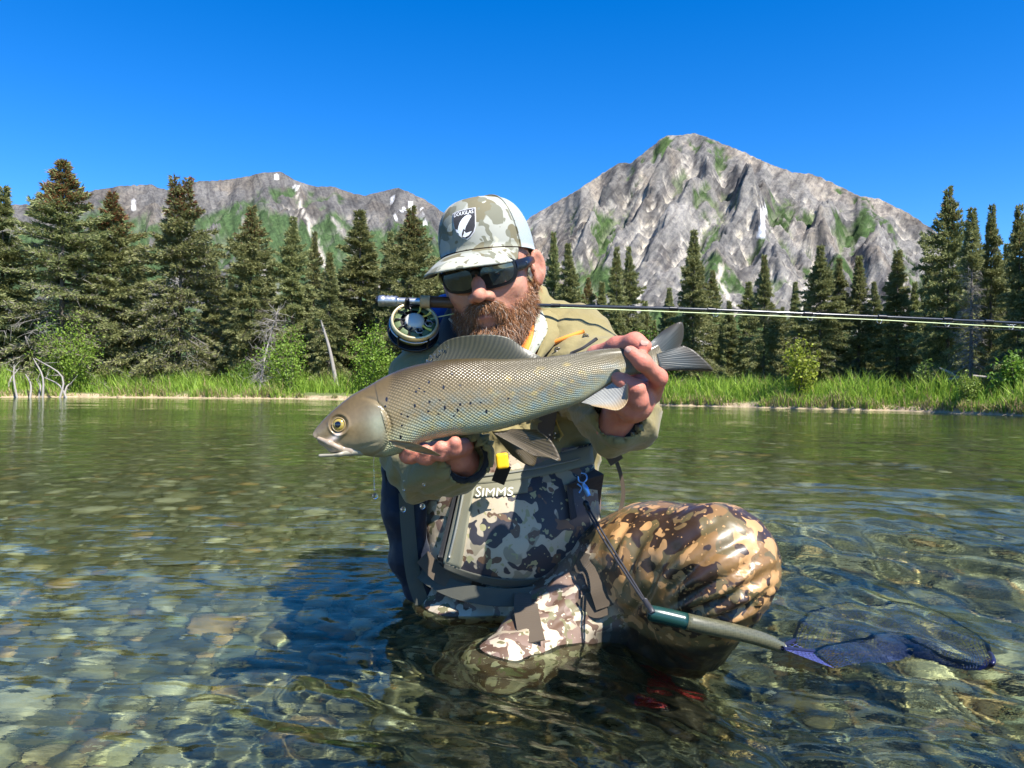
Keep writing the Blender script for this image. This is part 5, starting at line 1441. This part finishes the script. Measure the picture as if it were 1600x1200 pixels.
# gill cover, cheek and eye socket relief on both flanks
ix = pc_[:, 0][:, None] * .5 * (1 + ct) + pc_[:, 2][:, None] * .5 * (1 - ct); iy = pc_[:, 1][:, None] * .5 * (1 + ct) + pc_[:, 3][:, None] * .5 * (1 - ct)   # photo position of each vertex
nrm_ = dvec[:, None] * np.sign(st)[None, :, None] * np.abs(st)[None, :, None]
gr = np.hypot((ix - 566) / 47, (iy - 668) / 44)
gill = (.0040 * sstep(1.03, .93, gr) + .0012 * sstep(.72, .60, np.hypot((ix - 580) / 47, (iy - 664) / 50))) * sstep(555, 585, ix) - .0020 * np.exp(-((gr - 1.03) / .045) ** 2) * sstep(560, 580, ix)
er = np.hypot(ix - 529.5, iy - 663.5)
gill = gill - .0022 * sstep(17, 12, er) + .0016 * np.exp(-((er - 16.5) / 2.5) ** 2)
gill = gill + .0022 * np.exp(-(((ix - 517) * .80 + (iy - 690) * -.6) / 30) ** 2 - (((ix - 517) * .6 + (iy - 692) * .8) / 4.5) ** 2)
gill = gill - .0012 * np.exp(-(((iy - 702) - (ix - 545) * -.25) / 2.0) ** 2) * sstep(535, 550, ix) * sstep(600, 585, ix)
fv = fv + nrm_ * gill[..., None]
# colour of the skin itself
back = sstep(-.25, .85, ct)[None] + 0 * ix
bandn = fbm2(ix / 26, iy / 16, 3, 3)
cb = np.array([.055, .038, .013]); cf = np.array([.195, .148, .074]); cl = np.array([.36, .36, .22])
m1 = sstep(1.0, .0, ct)[None, :, None]; m2 = sstep(-.15, -.75, ct)[None, :, None]
fc = (cb * (1 - m1) + cf * m1) * (1 - m2) + cl * m2 + 0 * fv
tailw = sstep(700, 900, ix)[..., None]
fc = fc * (1 - .45 * tailw) + .45 * tailw * np.array([.17, .16, .105])
patch = (sstep(.35, .7, bandn) * sstep(745, 790, ix) * sstep(930, 900, ix) * sstep(.75, .4, np.abs(ct - .1)))[..., None]
fc = fc * (1 - .55 * patch) + .55 * patch * np.array([.40, .29, .07])
irid = fbm2(ix / 14, iy / 9, 3, 9)[..., None]; side = (sstep(.35, -.2, ct) * sstep(-.98, -.6, ct))[None, :, None] * sstep(600, 680, ix)[..., None]
fc = fc * (1 + side * irid * np.array([-.25, .0, .50])) + side * np.array([0, .02, .035])
head = sstep(612, 598, ix + (iy - 660) * .12)[..., None]
hcol = np.array([.105, .072, .028]) * (1 - m2) + np.array([.30, .28, .19]) * m2
hcol = hcol * (1 - .6 * m1) + .6 * m1 * np.array([.26, .185, .095])
cheek = np.exp(-((ix - 592) / 20) ** 2 - ((iy - 665) / 26) ** 2)[..., None]; hcol = hcol * (1 - .75 * cheek) + .75 * cheek * np.array([.30, .32, .23])
snout = sstep(520, 492, ix)[..., None]; hcol = hcol * (1 - .55 * snout) + .55 * snout * np.array([.14, .12, .09])
maxi = (np.exp(-(((ix - 514) * .6 + (iy - 691) * .8) / 5.0) ** 2) * sstep(497, 503, ix) * sstep(538, 526, ix))[..., None]; hcol = hcol * (1 - maxi) + maxi * np.array([.66, .55, .47])
fc = fc * (1 - head) + hcol * head + 0
fc = fc * (1 + .10 * fbm2(ix / 5, iy / 5, 2, 21)[..., None])
scale_m = (1 - head[..., 0])
uvs = np.stack([np.broadcast_to((np.cumsum(np.concatenate([[0], np.linalg.norm(np.diff(mid, axis=0), axis=1)])))[:, None], ix.shape),
                np.broadcast_to(th[None], ix.shape)], -1)
uvs = np.stack([uvs[..., 0] / .0029, (np.minimum(th, 2 * math.pi - th))[None] * 20 + 0 * uvs[..., 0]], -1)
FV = np.vstack([fv.reshape(-1, 3), mid[:1], mid[-1:]])
ff_ = np.concatenate([grid_faces(NVV, NU, True)]) if False else None
i = np.arange(NU - 1)[:, None]; j = np.arange(NVV)[None]
fq = np.stack([i * NVV + j, i * NVV + (j + 1) % NVV, (i + 1) * NVV + (j + 1) % NVV, (i + 1) * NVV + j], -1).reshape(-1, 4)
n0 = NU * NVV; jj = np.arange(NVV)
caps = np.vstack([np.stack([np.full(NVV, n0), (jj + 1) % NVV, jj], -1), np.stack([np.full(NVV, n0 + 1), (NU - 1) * NVV + jj, (NU - 1) * NVV + (jj + 1) % NVV], -1)])
FC = np.vstack([fc.reshape(-1, 3), fc[0].mean(0)[None], fc[-1].mean(0)[None]])
UV = np.vstack([uvs.reshape(-1, 2), [[0, 0], [0, 0]]])
me = mesh('fish', FV, [fq, caps], True, np.clip(FC, .01, .9), UV)
me.attributes.new('scales', 'FLOAT', 'POINT').data.foreach_set('value', np.concatenate([scale_m.ravel(), [0, 0]]).astype(np.float32))
t = newmat('fish skin')
uvn = t.n('UVMap').outputs[0]
rot = t.n('Mapping', Vector=uvn, Rotation=(0, 0, math.pi / 4), Scale=(.7071, .7071, 1)).outputs[0]
vor = t.n('TexVoronoi', Vector=rot, Scale=1.0, Randomness=.10); dsc = vor.outputs[0]
sm = t.n('Attribute', _attribute_name='scales').outputs[2]
edge = t.math('MULTIPLY', t.step(dsc, .30, .62), sm)
c = t.attr(); c = t.mix(t.math('MULTIPLY', edge, .26), c, t.mix(1.0, c, (.42, .36, .26), 'MULTIPLY'))
c = t.mix(t.math('MULTIPLY', t.math('MULTIPLY', t.step(dsc, .36, .0), sm), .55), c, t.mix(1.0, c, (2.0, 1.95, 1.85), 'MULTIPLY'))
pos = t.n('NewGeometry').outputs[0]
spots = [(602, 635), (593, 636), (604, 624), (627, 647), (637, 651), (648, 634), (663, 612), (671, 628), (670, 597), (687, 625), (693, 605), (669, 643), (685, 647), (695, 637), (709, 650), (706, 584), (715, 641), (719, 602), (719, 632), (735, 630), (751, 629), (760, 643), (794, 623), (628, 665), (626, 683), (655, 607), (650, 612)]
BV_fish = bvh(FV[:n0], fq); mask = None
for k, (x, y) in enumerate(spots):
    h = hit(x, y, [BV_fish])
    if h is None: continue
    dd = t.n('VectorMath', _operation='DISTANCE', i0=t.n('VectorMath', _operation='MULTIPLY', i0=pos, i1=(1, .4, 1 + .5 * math.sin(k * 2.3))).outputs[0], i1=tuple(h * np.array([1, .4, 1 + .5 * math.sin(k * 2.3)]))).outputs[1]
    s_ = t.step(dd, .0020, .0012); mask = s_ if mask is None else t.math('MAXIMUM', mask, s_)
c = t.mix(mask, c, (.012, .012, .02))
hgt = t.math('MULTIPLY', t.math('SUBTRACT', 1.0, dsc), sm)
b = t.bump(hgt, .75, .0014); b = t.bump(t.noise(t.coord('Object'), 60, 3), .12, .004, b)
t.bsdf(Base__Color=c, Roughness=.30, Metallic=.08, Specular__IOR__Level=.45, Coat__Weight=.28, Coat__Roughness=.2, Normal=b); M_fish = t.m
fish = empty('fish', P(760, 620, FD)); FINV = Matrix.Translation(-P(760, 620, FD))
def fpart(o, par=None):
    if par is None: o.parent = fish; o.matrix_parent_inverse = FINV
    else: child_of(o, par)
    return o
fbody = obj('body', me, M_fish); fpart(fbody)
tag(fish, 'long silvery olive grayling with big dorsal fin held sideways in both hands', 'fish')

# ---- fins: thin solids with raised rays
def fin_mat(name, ca, cb_, rays, tip=None, tr=.3):
    t = newmat(name); uvn = t.n('UVMap').outputs[0]; s = t.n('SeparateXYZ', Vector=uvn)
    ray_ = t.math('SINE', t.math('MULTIPLY', s.outputs[0], rays * 6.2832))
    ray_ = t.math('MULTIPLY_ADD', ray_, .5, .5)
    n = t.noise(t.n('Mapping', Vector=uvn, Scale=(14, 3, 1)).outputs[0], 1.5, 3)
    c = t.mix(t.math('MULTIPLY', ray_, .85), ca, cb_); c = t.mix(t.math('MULTIPLY', n, .5), c, t.mix(1.0, c, (.45, .45, .45), 'MULTIPLY'))
    if tip: c = t.mix(t.math('MULTIPLY', t.step(s.outputs[1], .45, 1.0), .8), c, tip)
    pb = t.bsdf(Base__Color=c, Roughness=.45, Coat__Weight=.15, Coat__Roughness=.2, Normal=t.bump(ray_, .3, .0006))
    tl = t.n('BsdfTranslucent', Color=c)
    t.out(t.n('MixShader', Fac=tr, i1=pb.outputs[0], i2=tl.outputs[0])); return t.m
def fin(name, base, tip, m, d0=FD, d1=None, rays=16, nu=90, nv=18, thick=.0022, wav=.003, par=None, lean=.0):
    B_ = catmull(base, nu); T_ = catmull(tip, nu); d1 = d0 if d1 is None else d1
    V_ = np.linspace(0, 1, nv); us = np.linspace(0, 1, nu)
    ctr = np.zeros((nu, nv, 3)); 
    for b_, s in enumerate(V_):
        cur = B_ * (1 - s) + T_ * s; cur = cur + lean * np.array([math.sin(s * math.pi), 0])
        dd = d0 + (d1 - d0) * s + wav * np.sin(us * 7 + s * 2) * s
        ctr[:, b_] = [P(x, y, q) for (x, y), q in zip(cur, dd)]
    tk = thick * (.35 + .65 * (1 - V_))[None] * (.92 + .08 * np.sin(us * rays * 2 * math.pi))[:, None]
    Nn = np.array([0, 1., 0])
    a = ctr - Nn * tk[..., None] * .5; b2_ = ctr + Nn * tk[..., None] * .5
    v = np.concatenate([a.reshape(-1, 3), b2_.reshape(-1, 3)]); N0 = nu * nv; f = grid_faces(nu, nv); idx = np.arange(N0).reshape(nu, nv); F = [f, f[:, ::-1] + N0]
    for e in (idx[:, 0], idx[:, -1], idx[0], idx[-1]): F.append(np.stack([e[:-1], e[1:], e[1:] + N0, e[:-1] + N0], -1))
    uv = np.stack(np.meshgrid(us, V_, indexing='ij'), -1).reshape(-1, 2); uv = np.vstack([uv, uv])
    o = obj(name, mesh(name, v, np.concatenate(F), True, None, uv), m); fpart(o, par); return o
M_dors = fin_mat('dorsal fin membrane', (.045, .045, .026), (.085, .08, .045), 30, None, .25)
M_brownf = fin_mat('pelvic fin membrane', (.085, .06, .03), (.15, .115, .06), 16)
M_tanf = fin_mat('pectoral fin membrane', (.34, .22, .10), (.52, .37, .20), 9)
M_analf = fin_mat('anal fin membrane', (.34, .34, .32), (.48, .48, .44), 18, (.42, .27, .10))
M_tailf = fin_mat('tail fin membrane', (.06, .072, .07), (.085, .10, .10), 22, (.07, .055, .035), .3)
dorsal = fin('dorsal_fin', [(656, 573), (700, 565), (750, 563), (800, 564), (845, 561)], [(668, 561), (698, 532), (745, 523), (790, 526), (818, 543), (848, 559)], M_dors, FD - .003, FD - .001, 17, 130, 20, lean=4)
fin('pelvic_fin', [(768, 674), (780, 674), (792, 672)], [(800, 712), (818, 724), (834, 728), (840, 712)], M_brownf, FD + .012, FD + .022, 10, 70, 16)
fin('pelvic_fin', [(770, 676), (785, 674), (800, 670)], [(836, 713), (860, 716), (876, 719), (862, 690), (838, 671)], M_brownf, FD - .016, FD - .040, 11, 80, 16)
fin('pectoral_fin', [(606, 687), (612, 692), (618, 698)], [(640, 690), (668, 700), (689, 712), (660, 709)], M_tanf, FD - .055, FD - .068, 8, 60, 14)
fin('anal_fin', [(908, 629), (928, 616), (950, 602), (968, 590)], [(925, 634), (944, 638), (966, 641), (980, 628), (982, 604)], M_analf, FD - .004, FD - .042, 13, 90, 16, lean=3)
fin('tail_fin', [(1010, 541), (1018, 547), (1024, 555), (1032, 562)], [(1034, 518), (1052, 507), (1066, 504), (1068, 524), (1063, 543)], M_tailf, FD + .008, FD + .022, 12, 80, 18, .003)
fin('tail_fin', [(1026, 553), (1028, 562), (1030, 572), (1024, 581)], [(1068, 540), (1086, 549), (1112, 574), (1108, 580), (1062, 578)], M_tailf, FD + .006, FD + .010, 13, 80, 18, .003)

# ---- eye, jaw, mouth
M_iris = None; t = newmat('fish iris'); v_ = t.coord('Object')
t.bsdf(Base__Color=t.mix(t.noise(v_, 900, 3), (.30, .20, .03), (.52, .40, .10)), Roughness=.2, Metallic=.3, Coat__Weight=.8); M_iris = t.m
M_pupil = plain('fish pupil', (.006, .006, .012), .06, var=.0, coat=.8)
ec = hit(529.5, 663.5, [BV_fish]); en = norm(np.array([-.12, -1, .10]))
def dome(c, n, r, hgt, nr=8, na=28):
    n = norm(n); a = norm(np.cross(n, [0, 0, 1.])); b = np.cross(a, n); v = [c + n * hgt]; f = []
    for i_ in range(1, nr + 1):
        for k_ in range(na):
            q = i_ / nr; w = k_ / na * 6.2832; v.append(c + (a * math.cos(w) + b * math.sin(w)) * r * q + n * hgt * math.sqrt(max(0, 1 - q * q)))
    F = [(0, 1 + k_, 1 + (k_ + 1) % na) for k_ in range(na)]; Q = [(1 + i_ * na + k_, 1 + (i_ + 1) * na + k_, 1 + (i_ + 1) * na + (k_ + 1) % na, 1 + i_ * na + (k_ + 1) % na) for i_ in range(nr - 1) for k_ in range(na)]
    return np.array(v), F, Q
v_, F_, Q_ = dome(ec + en * .0000, en, px2m(9.8, FD - .04), .0042); m = MB(); m.add(v_, F_); m.add(v_, Q_); eye = fpart(m.build('eye', M_iris))
v_, F_, Q_ = dome(ec + en * .0034 + np.array([-.0003, 0, 0]), en, px2m(5.2, FD - .04), .0016); m = MB(); m.add(v_, F_); m.add(v_, Q_); fpart(m.build('pupil', M_pupil), eye)
a = np.linspace(0, 6.2832, 33); e1 = norm(np.cross(en, [0, 0, 1.])); e2 = np.cross(e1, en)
m = MB(); m.tube(ec + en * .001 + px2m(10.5, FD - .04) * (np.cos(a)[:, None] * e1 + np.sin(a)[:, None] * e2), .0011, 6); fpart(m.build('eye_ring', plain('eye rim skin', (.22, .16, .07), .35)), eye)
fj2 = Field(P(520, 705, FD - .03) - np.array([.05, .05, .04]), P(540, 705, FD - .03) + np.array([.07, .05, .03]), .0011)
dj = FD - .034
fj2.chain([P(500, 712, dj), P(530, 709, dj), P(562, 704, dj + .01), P(590, 700, dj + .02)], [.0022, .0034, .0065, .009], .004)
fj2.ell(P(516, 703, dj), (.017, .0060, .0050), None, .003, True)
v_, f_ = fj2.mesh(); M_jaw = plain('pale jaw skin', (.30, .27, .20), .3, var=.25, bscale=120, coat=.4); fpart(obj('lower_jaw', mesh('lower_jaw', v_, f_), M_jaw))
fm2 = Field(P(505, 695, dj) - .045, P(540, 695, dj) + .045, .0011)
fm2.chain([P(498, 685, dj), P(514, 692, dj - .003), P(530, 700, dj + .0)], [.0026, .0040, .0040], .004)
fm2.chain([P(500, 690, dj + .004), P(520, 700, dj + .006), P(548, 704, dj + .008)], [.003, .006, .008], .004)
v_, f_ = fm2.mesh(); fpart(obj('upper_jaw', mesh('upper_jaw', v_, f_), plain('pinkish mouth skin', (.32, .25, .18), .25, var=.25, bscale=150, coat=.5)))

# ---- water beads on the fin and drops falling from the fish
t = newmat('water drops'); t.out(t.n('BsdfGlass', Color=(1, 1, 1), Roughness=0.0, IOR=1.33)); M_drop = t.m
v1_, f1_ = ico(2); m = MB(); g = np.random.default_rng(2)
for k in range(26):
    s = g.random(); x = 668 + 30 * s + g.normal(0, 3); y = 562 - 25 * s + abs(g.normal(0, 4)) ; r = g.uniform(.0006, .0013)
    m.add(v1_ * r + P(x, y, FD - .006), f1_)
for k in range(16):
    x, y = 850 + g.uniform(-40, 20), 690 + g.uniform(-15, 22); m.add(v1_ * g.uniform(.0005, .001) + P(x, y, FD - .04), f1_)
o = m.build('water_beads', M_drop, kind='stuff'); fpart(o, dorsal)
for x, y, r, d in [(585, 755, .0010, 1.03), (585, 765, .0013, 1.03), (586, 775, .0042, 1.03), (631, 765, .0016, 1.06), (631, 751, .0008, 1.06), (662, 757, .0022, 1.06), (630, 796, .0038, 1.06), (660, 791, .0040, 1.06), (584, 735, .0007, 1.03)]:
    vv_ = v1_ * np.array([1, 1, 1.15]) * r; o = obj('water_drop', mesh('water_drop', vv_, f1_), M_drop, None, P(x, y, d)); tag(o, 'clear water drop falling below the fish and sleeve', 'water drop', 'drops falling from the fish')
m = MB(); m.tube([P(584, 714, 1.03), P(584.5, 735, 1.03), P(585, 765, 1.03)], [.0007, .0004, .0004], 5); o = m.build('water_trickle', M_drop); tag(o, 'thin thread of water hanging from the fish\'s throat', 'water trickle')
# ================================================================== rod and reel
RD = 1.385
M_silver = plain('brushed aluminium', (.45, .45, .45), .38, .9, var=.06)
M_blank = plain('dark graphite blank', (.016, .018, .022), .22, 0, var=.05, coat=.5)
M_cork = plain('cork', (.50, .32, .15), .7, var=.3, bscale=260, bump=.4)
M_wood = plain('dark wood grip', (.085, .045, .022), .45, var=.3, bscale=90)
M_dkmetal = plain('black anodised metal', (.02, .02, .022), .3, .6, var=.05)
rod = empty('fishing_rod', P(640, 471, RD)); RINV = Matrix.Translation(-P(640, 471, RD))
def rpart(o, par=None):
    if par is None: o.parent = rod; o.matrix_parent_inverse = RINV
    else: child_of(o, par)
    return o
def rod_pt(x):
    y = np.interp(x, [560, 595, 665, 710, 845, 1045, 1120, 1265, 1400, 1600, 2400], [469, 470, 471.5, 473, 477, 482, 484.5, 490.5, 496, 505, 545])
    return P(x, y, RD + (x - 845) * .00002)
def seg(name, x0, x1, r0, r1, m, par=None, n=12, k=12):
    mb = MB(); mb.tube([rod_pt(x) for x in np.linspace(x0, x1, k)], np.linspace(r0, r1, k), n); return rpart(mb.build(name, m), par)
mb = MB(); xs = [590, 592, 596, 600, 603, 606, 609, 612, 615, 618, 622]; rs = [.006, .0098, .0105, .0105, .0088, .0108, .0088, .0106, .0088, .0098, .0085]
mb.tube([rod_pt(x) for x in xs], rs, 16); seat = rpart(mb.build('reel_seat', M_silver)); seg('butt_cap', 588, 593, .0082, .0088, M_dkmetal, seat)
seg('reel_seat_barrel', 620, 660, .0066, .0066, M_silver, seat); seg('cork_ring', 657, 672, .0115, .0112, M_cork, None, 16, 6)
seg('grip', 671, 760, .0108, .0095, M_wood, None, 16); seg('grip', 760, 800, .0095, .006, M_cork)
seg('blank', 798, 2350, .0034, .0010, M_blank, None, 10, 60)
for x in (868, 1052, 1112, 1262, 1378, 1480, 1545):
    seg('ferrule_wrap', x - 7, x + 7, .0040, .0038, M_dkmetal)
for x in (1118, 1266, 1374, 1480, 1580):
    p = rod_pt(x); a = np.linspace(0, 6.2832, 17); m = MB(); m.tube(p + np.stack([np.cos(a) * .0045, 0 * a, np.sin(a) * .0045 - .0080], -1), .0007, 5)
    m.tube([p + [-.010, 0, -.003], p + [-.003, 0, -.005]], .0007, 4); m.tube([p + [.010, 0, -.003], p + [.003, 0, -.005]], .0007, 4); rpart(m.build('guide_ring', M_silver))
M_line = plain('pale green fly line', (.52, .60, .30), .4, var=.05)
m = MB(); m.tube(catmull([P(666, 500, RD - .01), P(700, 492, RD), P(760, 482, RD + .02), P(845, 480, RD), P(1118, 490, RD), P(1266, 496, RD), P(1374, 500, RD), P(1600, 512, RD), P(2000, 530, RD)], 80), .00095, 5); rpart(m.build('fly_line', M_line))
m = MB(); m.tube(catmull([P(1455, 510, RD), P(1520, 513, RD), P(1600, 516, RD), P(1900, 528, RD)], 20), .0006, 4); rpart(m.build('leader', M_blank))
# reel
rc = P(648, 502, RD - .020); ra = norm(np.array([.18, -.80, .58]))          # axis towards the viewer and up
e1 = norm(np.cross(ra, [0, 0, 1.])); e2 = norm(np.cross(e1, ra)); 
e2 = -e2 if e2[2] < 0 else e2
RR_ = px2m(37, RD)
def disc_pt(r, a, h): return rc + r * (math.cos(a) * e1 + math.sin(a) * e2) + ra * h
def ringtube(name, r, h, rad_, m, par, n=40, flat=1.0):
    mb = MB(); mb.tube([disc_pt(r, k / n * 6.2832, h) for k in range(n + 1)], rad_, 8, False, flat=flat); return rpart(mb.build(name, m), par)
reel = empty('reel'); rpart(reel); reel.matrix_parent_inverse = RINV
def lathe(name, prof, m, n=44, par=None):
    v = np.array([[disc_pt(r, k / n * 6.2832, h) for r, h in prof] for k in range(n)]).reshape(-1, 3)
    o = obj(name, mesh(name, v, grid_faces(n, len(prof), True)), m); rpart(o, par); return o
lathe('spool_line', [(RR_ * .60, -.026), (RR_ * .86, -.024), (RR_ * .88, -.012), (RR_ * .86, -.002), (RR_ * .6, 0)], plain('green backing line', (.10, .14, .06), .6, var=.3, bscale=400), par=reel)
lathe('spool_rim', [(RR_ * .88, .001), (RR_ * .91, .004), (RR_ * .97, .004), (RR_ * 1.0, .001), (RR_ * 1.0, -.005), (RR_ * .90, -.006)], plain('pale gold rim', (.62, .52, .30), .3, .5), par=reel)
ringtube('frame_ring', RR_ * 1.02, -.030, .0030, M_dkmetal, reel); ringtube('frame_ring', RR_ * 1.02, -.008, .0016, M_silver, reel)
lathe('frame_back', [(0, -.034), (RR_ * .95, -.034), (RR_ * 1.02, -.030), (RR_ * .95, -.028), (0, -.028)], M_dkmetal, par=reel)
for k in range(5):
    a = k * 1.2566 + .4; mb = MB(); mb.tube([disc_pt(RR_ * 1.02, a, -.031), disc_pt(RR_ * 1.02, a, -.004)], .0024, 6); rpart(mb.build('frame_post', M_dkmetal), reel)
lathe('spool_core', [(0, -.010), (RR_ * .78, -.010)], M_dkmetal, par=reel)
M_yel = plain('yellow backing', (.75, .58, .10), .5, var=.2)
for k in range(10):
    a = k * .62832; big = k % 2 == 0
    mb = MB(); mb.tube([disc_pt(RR_ * .34, a, .001), disc_pt(RR_ * .60, a + .10, .002), disc_pt(RR_ * .84, a + .02, .002)], [.0020, .0018, .0026], 6); rpart(mb.build('spoke', M_yel if k in (3, 4, 6) else M_dkmetal), reel)
mb = MB()
for k in range(60): 
    a = 2.2 + 3.2 * k / 60; mb.tube([disc_pt(RR_ * .66, a, -.006), disc_pt(RR_ * .84, a + .1, -.003)], .0016, 4)
rpart(mb.build('backing_line', M_yel, kind='stuff'), reel)
lathe('hub', [(0, .008), (RR_ * .20, .008), (RR_ * .36, .005), (RR_ * .42, .001), (RR_ * .42, -.008)], plain('pale hub', (.55, .53, .45), .5, .2), par=reel)
for a, r in ((4.45, .58), (3.45, .60)):
    mb = MB(); cc_ = disc_pt(RR_ * r, a, .004); mb.tube([cc_ + .0072 * (math.cos(q) * e1 + math.sin(q) * e2) for q in np.arange(7) * 1.0472], .0011, 5); rpart(mb.build('port_ring', M_silver), reel)
mb = MB(); p0 = disc_pt(RR_ * .72, 1.1, .003); mb.tube([p0, p0 + ra * .012, p0 + ra * .024], [.0035, .0050, .0040], 10); rpart(mb.build('handle_knob', M_dkmetal), reel)
mb = MB(); mb.tube([rod_pt(625) - [0, 0, .006], rod_pt(640) - [0, .0, .009], rod_pt(656) - [0, 0, .006]], [.002, .004, .002], 8); mb.tube([rod_pt(641) - [0, 0, .007], rc + e2 * RR_ * .95 - ra * .02], [.004, .005], 8); rpart(mb.build('reel_foot', M_dkmetal), reel)
tag(rod, 'fly rod with cork and wood grip and round reel tucked under the angler\'s chin', 'fishing rod')

# ================================================================== backpack
pack = empty('backpack', P(690, 640, 1.62)); KINV = Matrix.Translation(-P(690, 640, 1.62))
def kpart(o): o.parent = pack; o.matrix_parent_inverse = KINV; return o
fk = Field((-.30, 1.42, -.05), (.16, 1.82, .66), .006)
fk.ell(P(745, 560, 1.66), (.165, .085, .15), None, .03); fk.box(P(790, 720, 1.68), (.20, .085, .22), None, .06, .04)
v_, f_ = fk.mesh(); nn_ = vnormals(v_, f_); v_ = v_ + nn_ * (.005 * fbm3(v_ * 16, 3, 6))[:, None]; kpart(obj('pack_body', mesh('pack_body', v_, f_), M_navy))
fk = Field((-.2, 1.3, .36), (.0, 1.62, .62), .005)
fk.chain([P(640, 565, 1.52), P(672, 510, 1.50), P(700, 486, 1.51), P(722, 478, 1.54)], [.018, .030, .030, .022], .02)
v_, f_ = fk.mesh(); kpart(obj('shoulder_pad', mesh('shoulder_pad', v_, f_), M_blue))
fk = Field((-.3, 1.25, -.10), (-.08, 1.6, .40), .0045)
fk.chain([P(613, 735, 1.42), P(622, 800, 1.42), P(634, 870, 1.42), P(655, 935, 1.42)], [.022, .028, .026, .020], .02)
fk.chain([P(650, 780, 1.40), P(652, 860, 1.395), P(664, 930, 1.40)], [.020, .018, .015], .015)
v_, f_ = fk.mesh(); nn_ = vnormals(v_, f_); v_ = v_ + nn_ * (.004 * fbm3(v_ * 22, 3, 16))[:, None]; kpart(obj('side_pouch', mesh('side_pouch', v_, f_), M_navy))
def kribbon(name, pts, w, m): o = ribbon(name, pts, w, m); o.parent = pack; o.matrix_parent_inverse = KINV
kribbon('pack_strap', [P(634, 770, 1.375), P(638, 830, 1.37), P(646, 900, 1.372), P(662, 950, 1.38)], .026, M_dkpanel)
kribbon('pack_strap', [P(606, 700, 1.40), P(604, 730, 1.40), P(607, 762, 1.40)], .008, M_black)
tag(pack, 'navy and blue backpack worn on the angler\'s back', 'backpack')

# ================================================================== landing net
net = empty('landing_net', P(1110, 980, 1.2)); NINV = Matrix.Translation(-P(1110, 980, 1.2))
def npart(o, par=None):
    if par is None: o.parent = net; o.matrix_parent_inverse = NINV
    else: child_of(o, par)
    return o
t = newmat('net handle graphite'); v_ = t.coord('Object'); vo = t.vor(v_, 260, rnd=.3)
t.bsdf(Base__Color=t.mix(vo, (.05, .05, .028), (.12, .115, .068)), Roughness=.38, Coat__Weight=.25); M_handle = t.m
M_green = plain('dark green lacquer', (.010, .042, .034), .3, 0, var=.1, coat=.25)
hp = catmull([P(1012, 957, 1.10), P(1040, 963, 1.098), P(1090, 975, 1.10), P(1150, 988, 1.115), P(1190, 999, 1.13), P(1222, 1012, 1.15)], 40)
hr_ = np.interp(np.linspace(0, 1, 40), [0, .03, .12, .5, .85, 1], [.008, .0115, .0118, .0122, .0105, .0080])
m = MB(); m.tube(hp[:14], hr_[:14], 16); hnd = npart(m.build('handle_end', M_green)); m = MB(); m.tube(hp[13:], hr_[13:], 16); npart(m.build('handle', M_handle))
def wp(x, y, z): 
    return on_plane(x, y, z)
rim_px = [(1222, 1013), (1270, 1018), (1330, 1024), (1400, 1036), (1470, 1046), (1530, 1046), (1552, 1034), (1540, 1016), (1500, 1000), (1450, 988), (1390, 980), (1320, 980), (1262, 992), (1222, 1010)]
rim_z = np.interp(np.arange(len(rim_px)), [0, 1, 3, 6, 9, 12, 13], [.003, -.045, -.110, -.024, -.100, -.090, -.004])
rim = np.array([wp(x, y, z) for (x, y), z in zip(rim_px, rim_z)]); rimc = catmull(rim, 90)
M_rim = plain('dark violet hoop', (.012, .012, .05), .35, 0, var=.2); m = MB(); m.tube(rimc, .0036, 8, False); npart(m.build('hoop', M_rim))
ctr_ = rimc.mean(0); m = MB(); M_netm = plain('violet netting', (.07, .085, .28), .6, var=.15)
for k in range(0, 90):
    a_ = rimc[k]; pts = [a_ + (ctr_ - a_) * s + np.array([.03 * s, 0, -.06 * math.sin(s * math.pi / 2)]) for s in np.linspace(0, 1, 8)]; m.tube(pts, .0006, 3, False)
for s in np.linspace(.04, .92, 26):
    m.tube([rimc[k % 90] + (ctr_ - rimc[k % 90]) * s + np.array([.03 * s, 0, -.06 * math.sin(s * math.pi / 2)]) for k in range(0, 92, 2)], .0006, 3, False)
o = npart(m.build('netting', M_netm, kind='stuff')); o.cycles.is_caustics_receiver = True
M_cord = plain('black elastic cord', (.03, .03, .035), .5, var=.3)
for dx in (-2.2, 2.2):
    m = MB(); m.tube(catmull([P(918 + dx, 795, 1.288), P(945 + dx * 1.3, 842, 1.235), P(985 + dx, 905, 1.155), P(1014 + dx * .5, 950, 1.098)], 24), .0019, 6); npart(m.build('tether', M_cord))
m = MB(); pts = [P(1008, 938, 1.112), P(1011, 944, 1.104), P(1017, 952, 1.092), P(1020, 958, 1.088)]
m.tube(catmull(pts, 10), .0042, 8); npart(m.build('tether_knot', M_cord)); m = MB(); m.tube(catmull([P(914, 782, 1.292), P(917, 790, 1.289), P(921, 798, 1.283)], 8), [.003, .0045, .0055, .005, .004, .0045, .004, .003], 8); npart(m.build('swivel', M_dkmetal))
M_clip = plain('blue anodised clip', (.18, .38, .72), .3, .6)
m = MB(); m.tube(catmull([P(903, 744, 1.298), P(905, 752, 1.296), P(912, 754, 1.294), P(917, 748, 1.294), P(915, 741, 1.296), P(908, 739, 1.298)], 20), .0014, 6); clip = npart(m.build('clip_hook', M_clip))
m = MB(); m.tube(catmull([P(911, 755, 1.293), P(916, 765, 1.291), P(920, 775, 1.290)], 8), np.interp(np.linspace(0, 1, 8), [0, .4, 1], [.0025, .0050, .0036]), 8); npart(m.build('clip_body', M_clip))
m = MB(); m.tube(catmull([P(902, 756, 1.296), P(909, 762, 1.293), P(905, 770, 1.294)], 8), .0014, 6); npart(m.build('clip_gate', M_clip))
tag(net, 'landing net with olive and green handle, its violet hoop lying in the water', 'landing net')
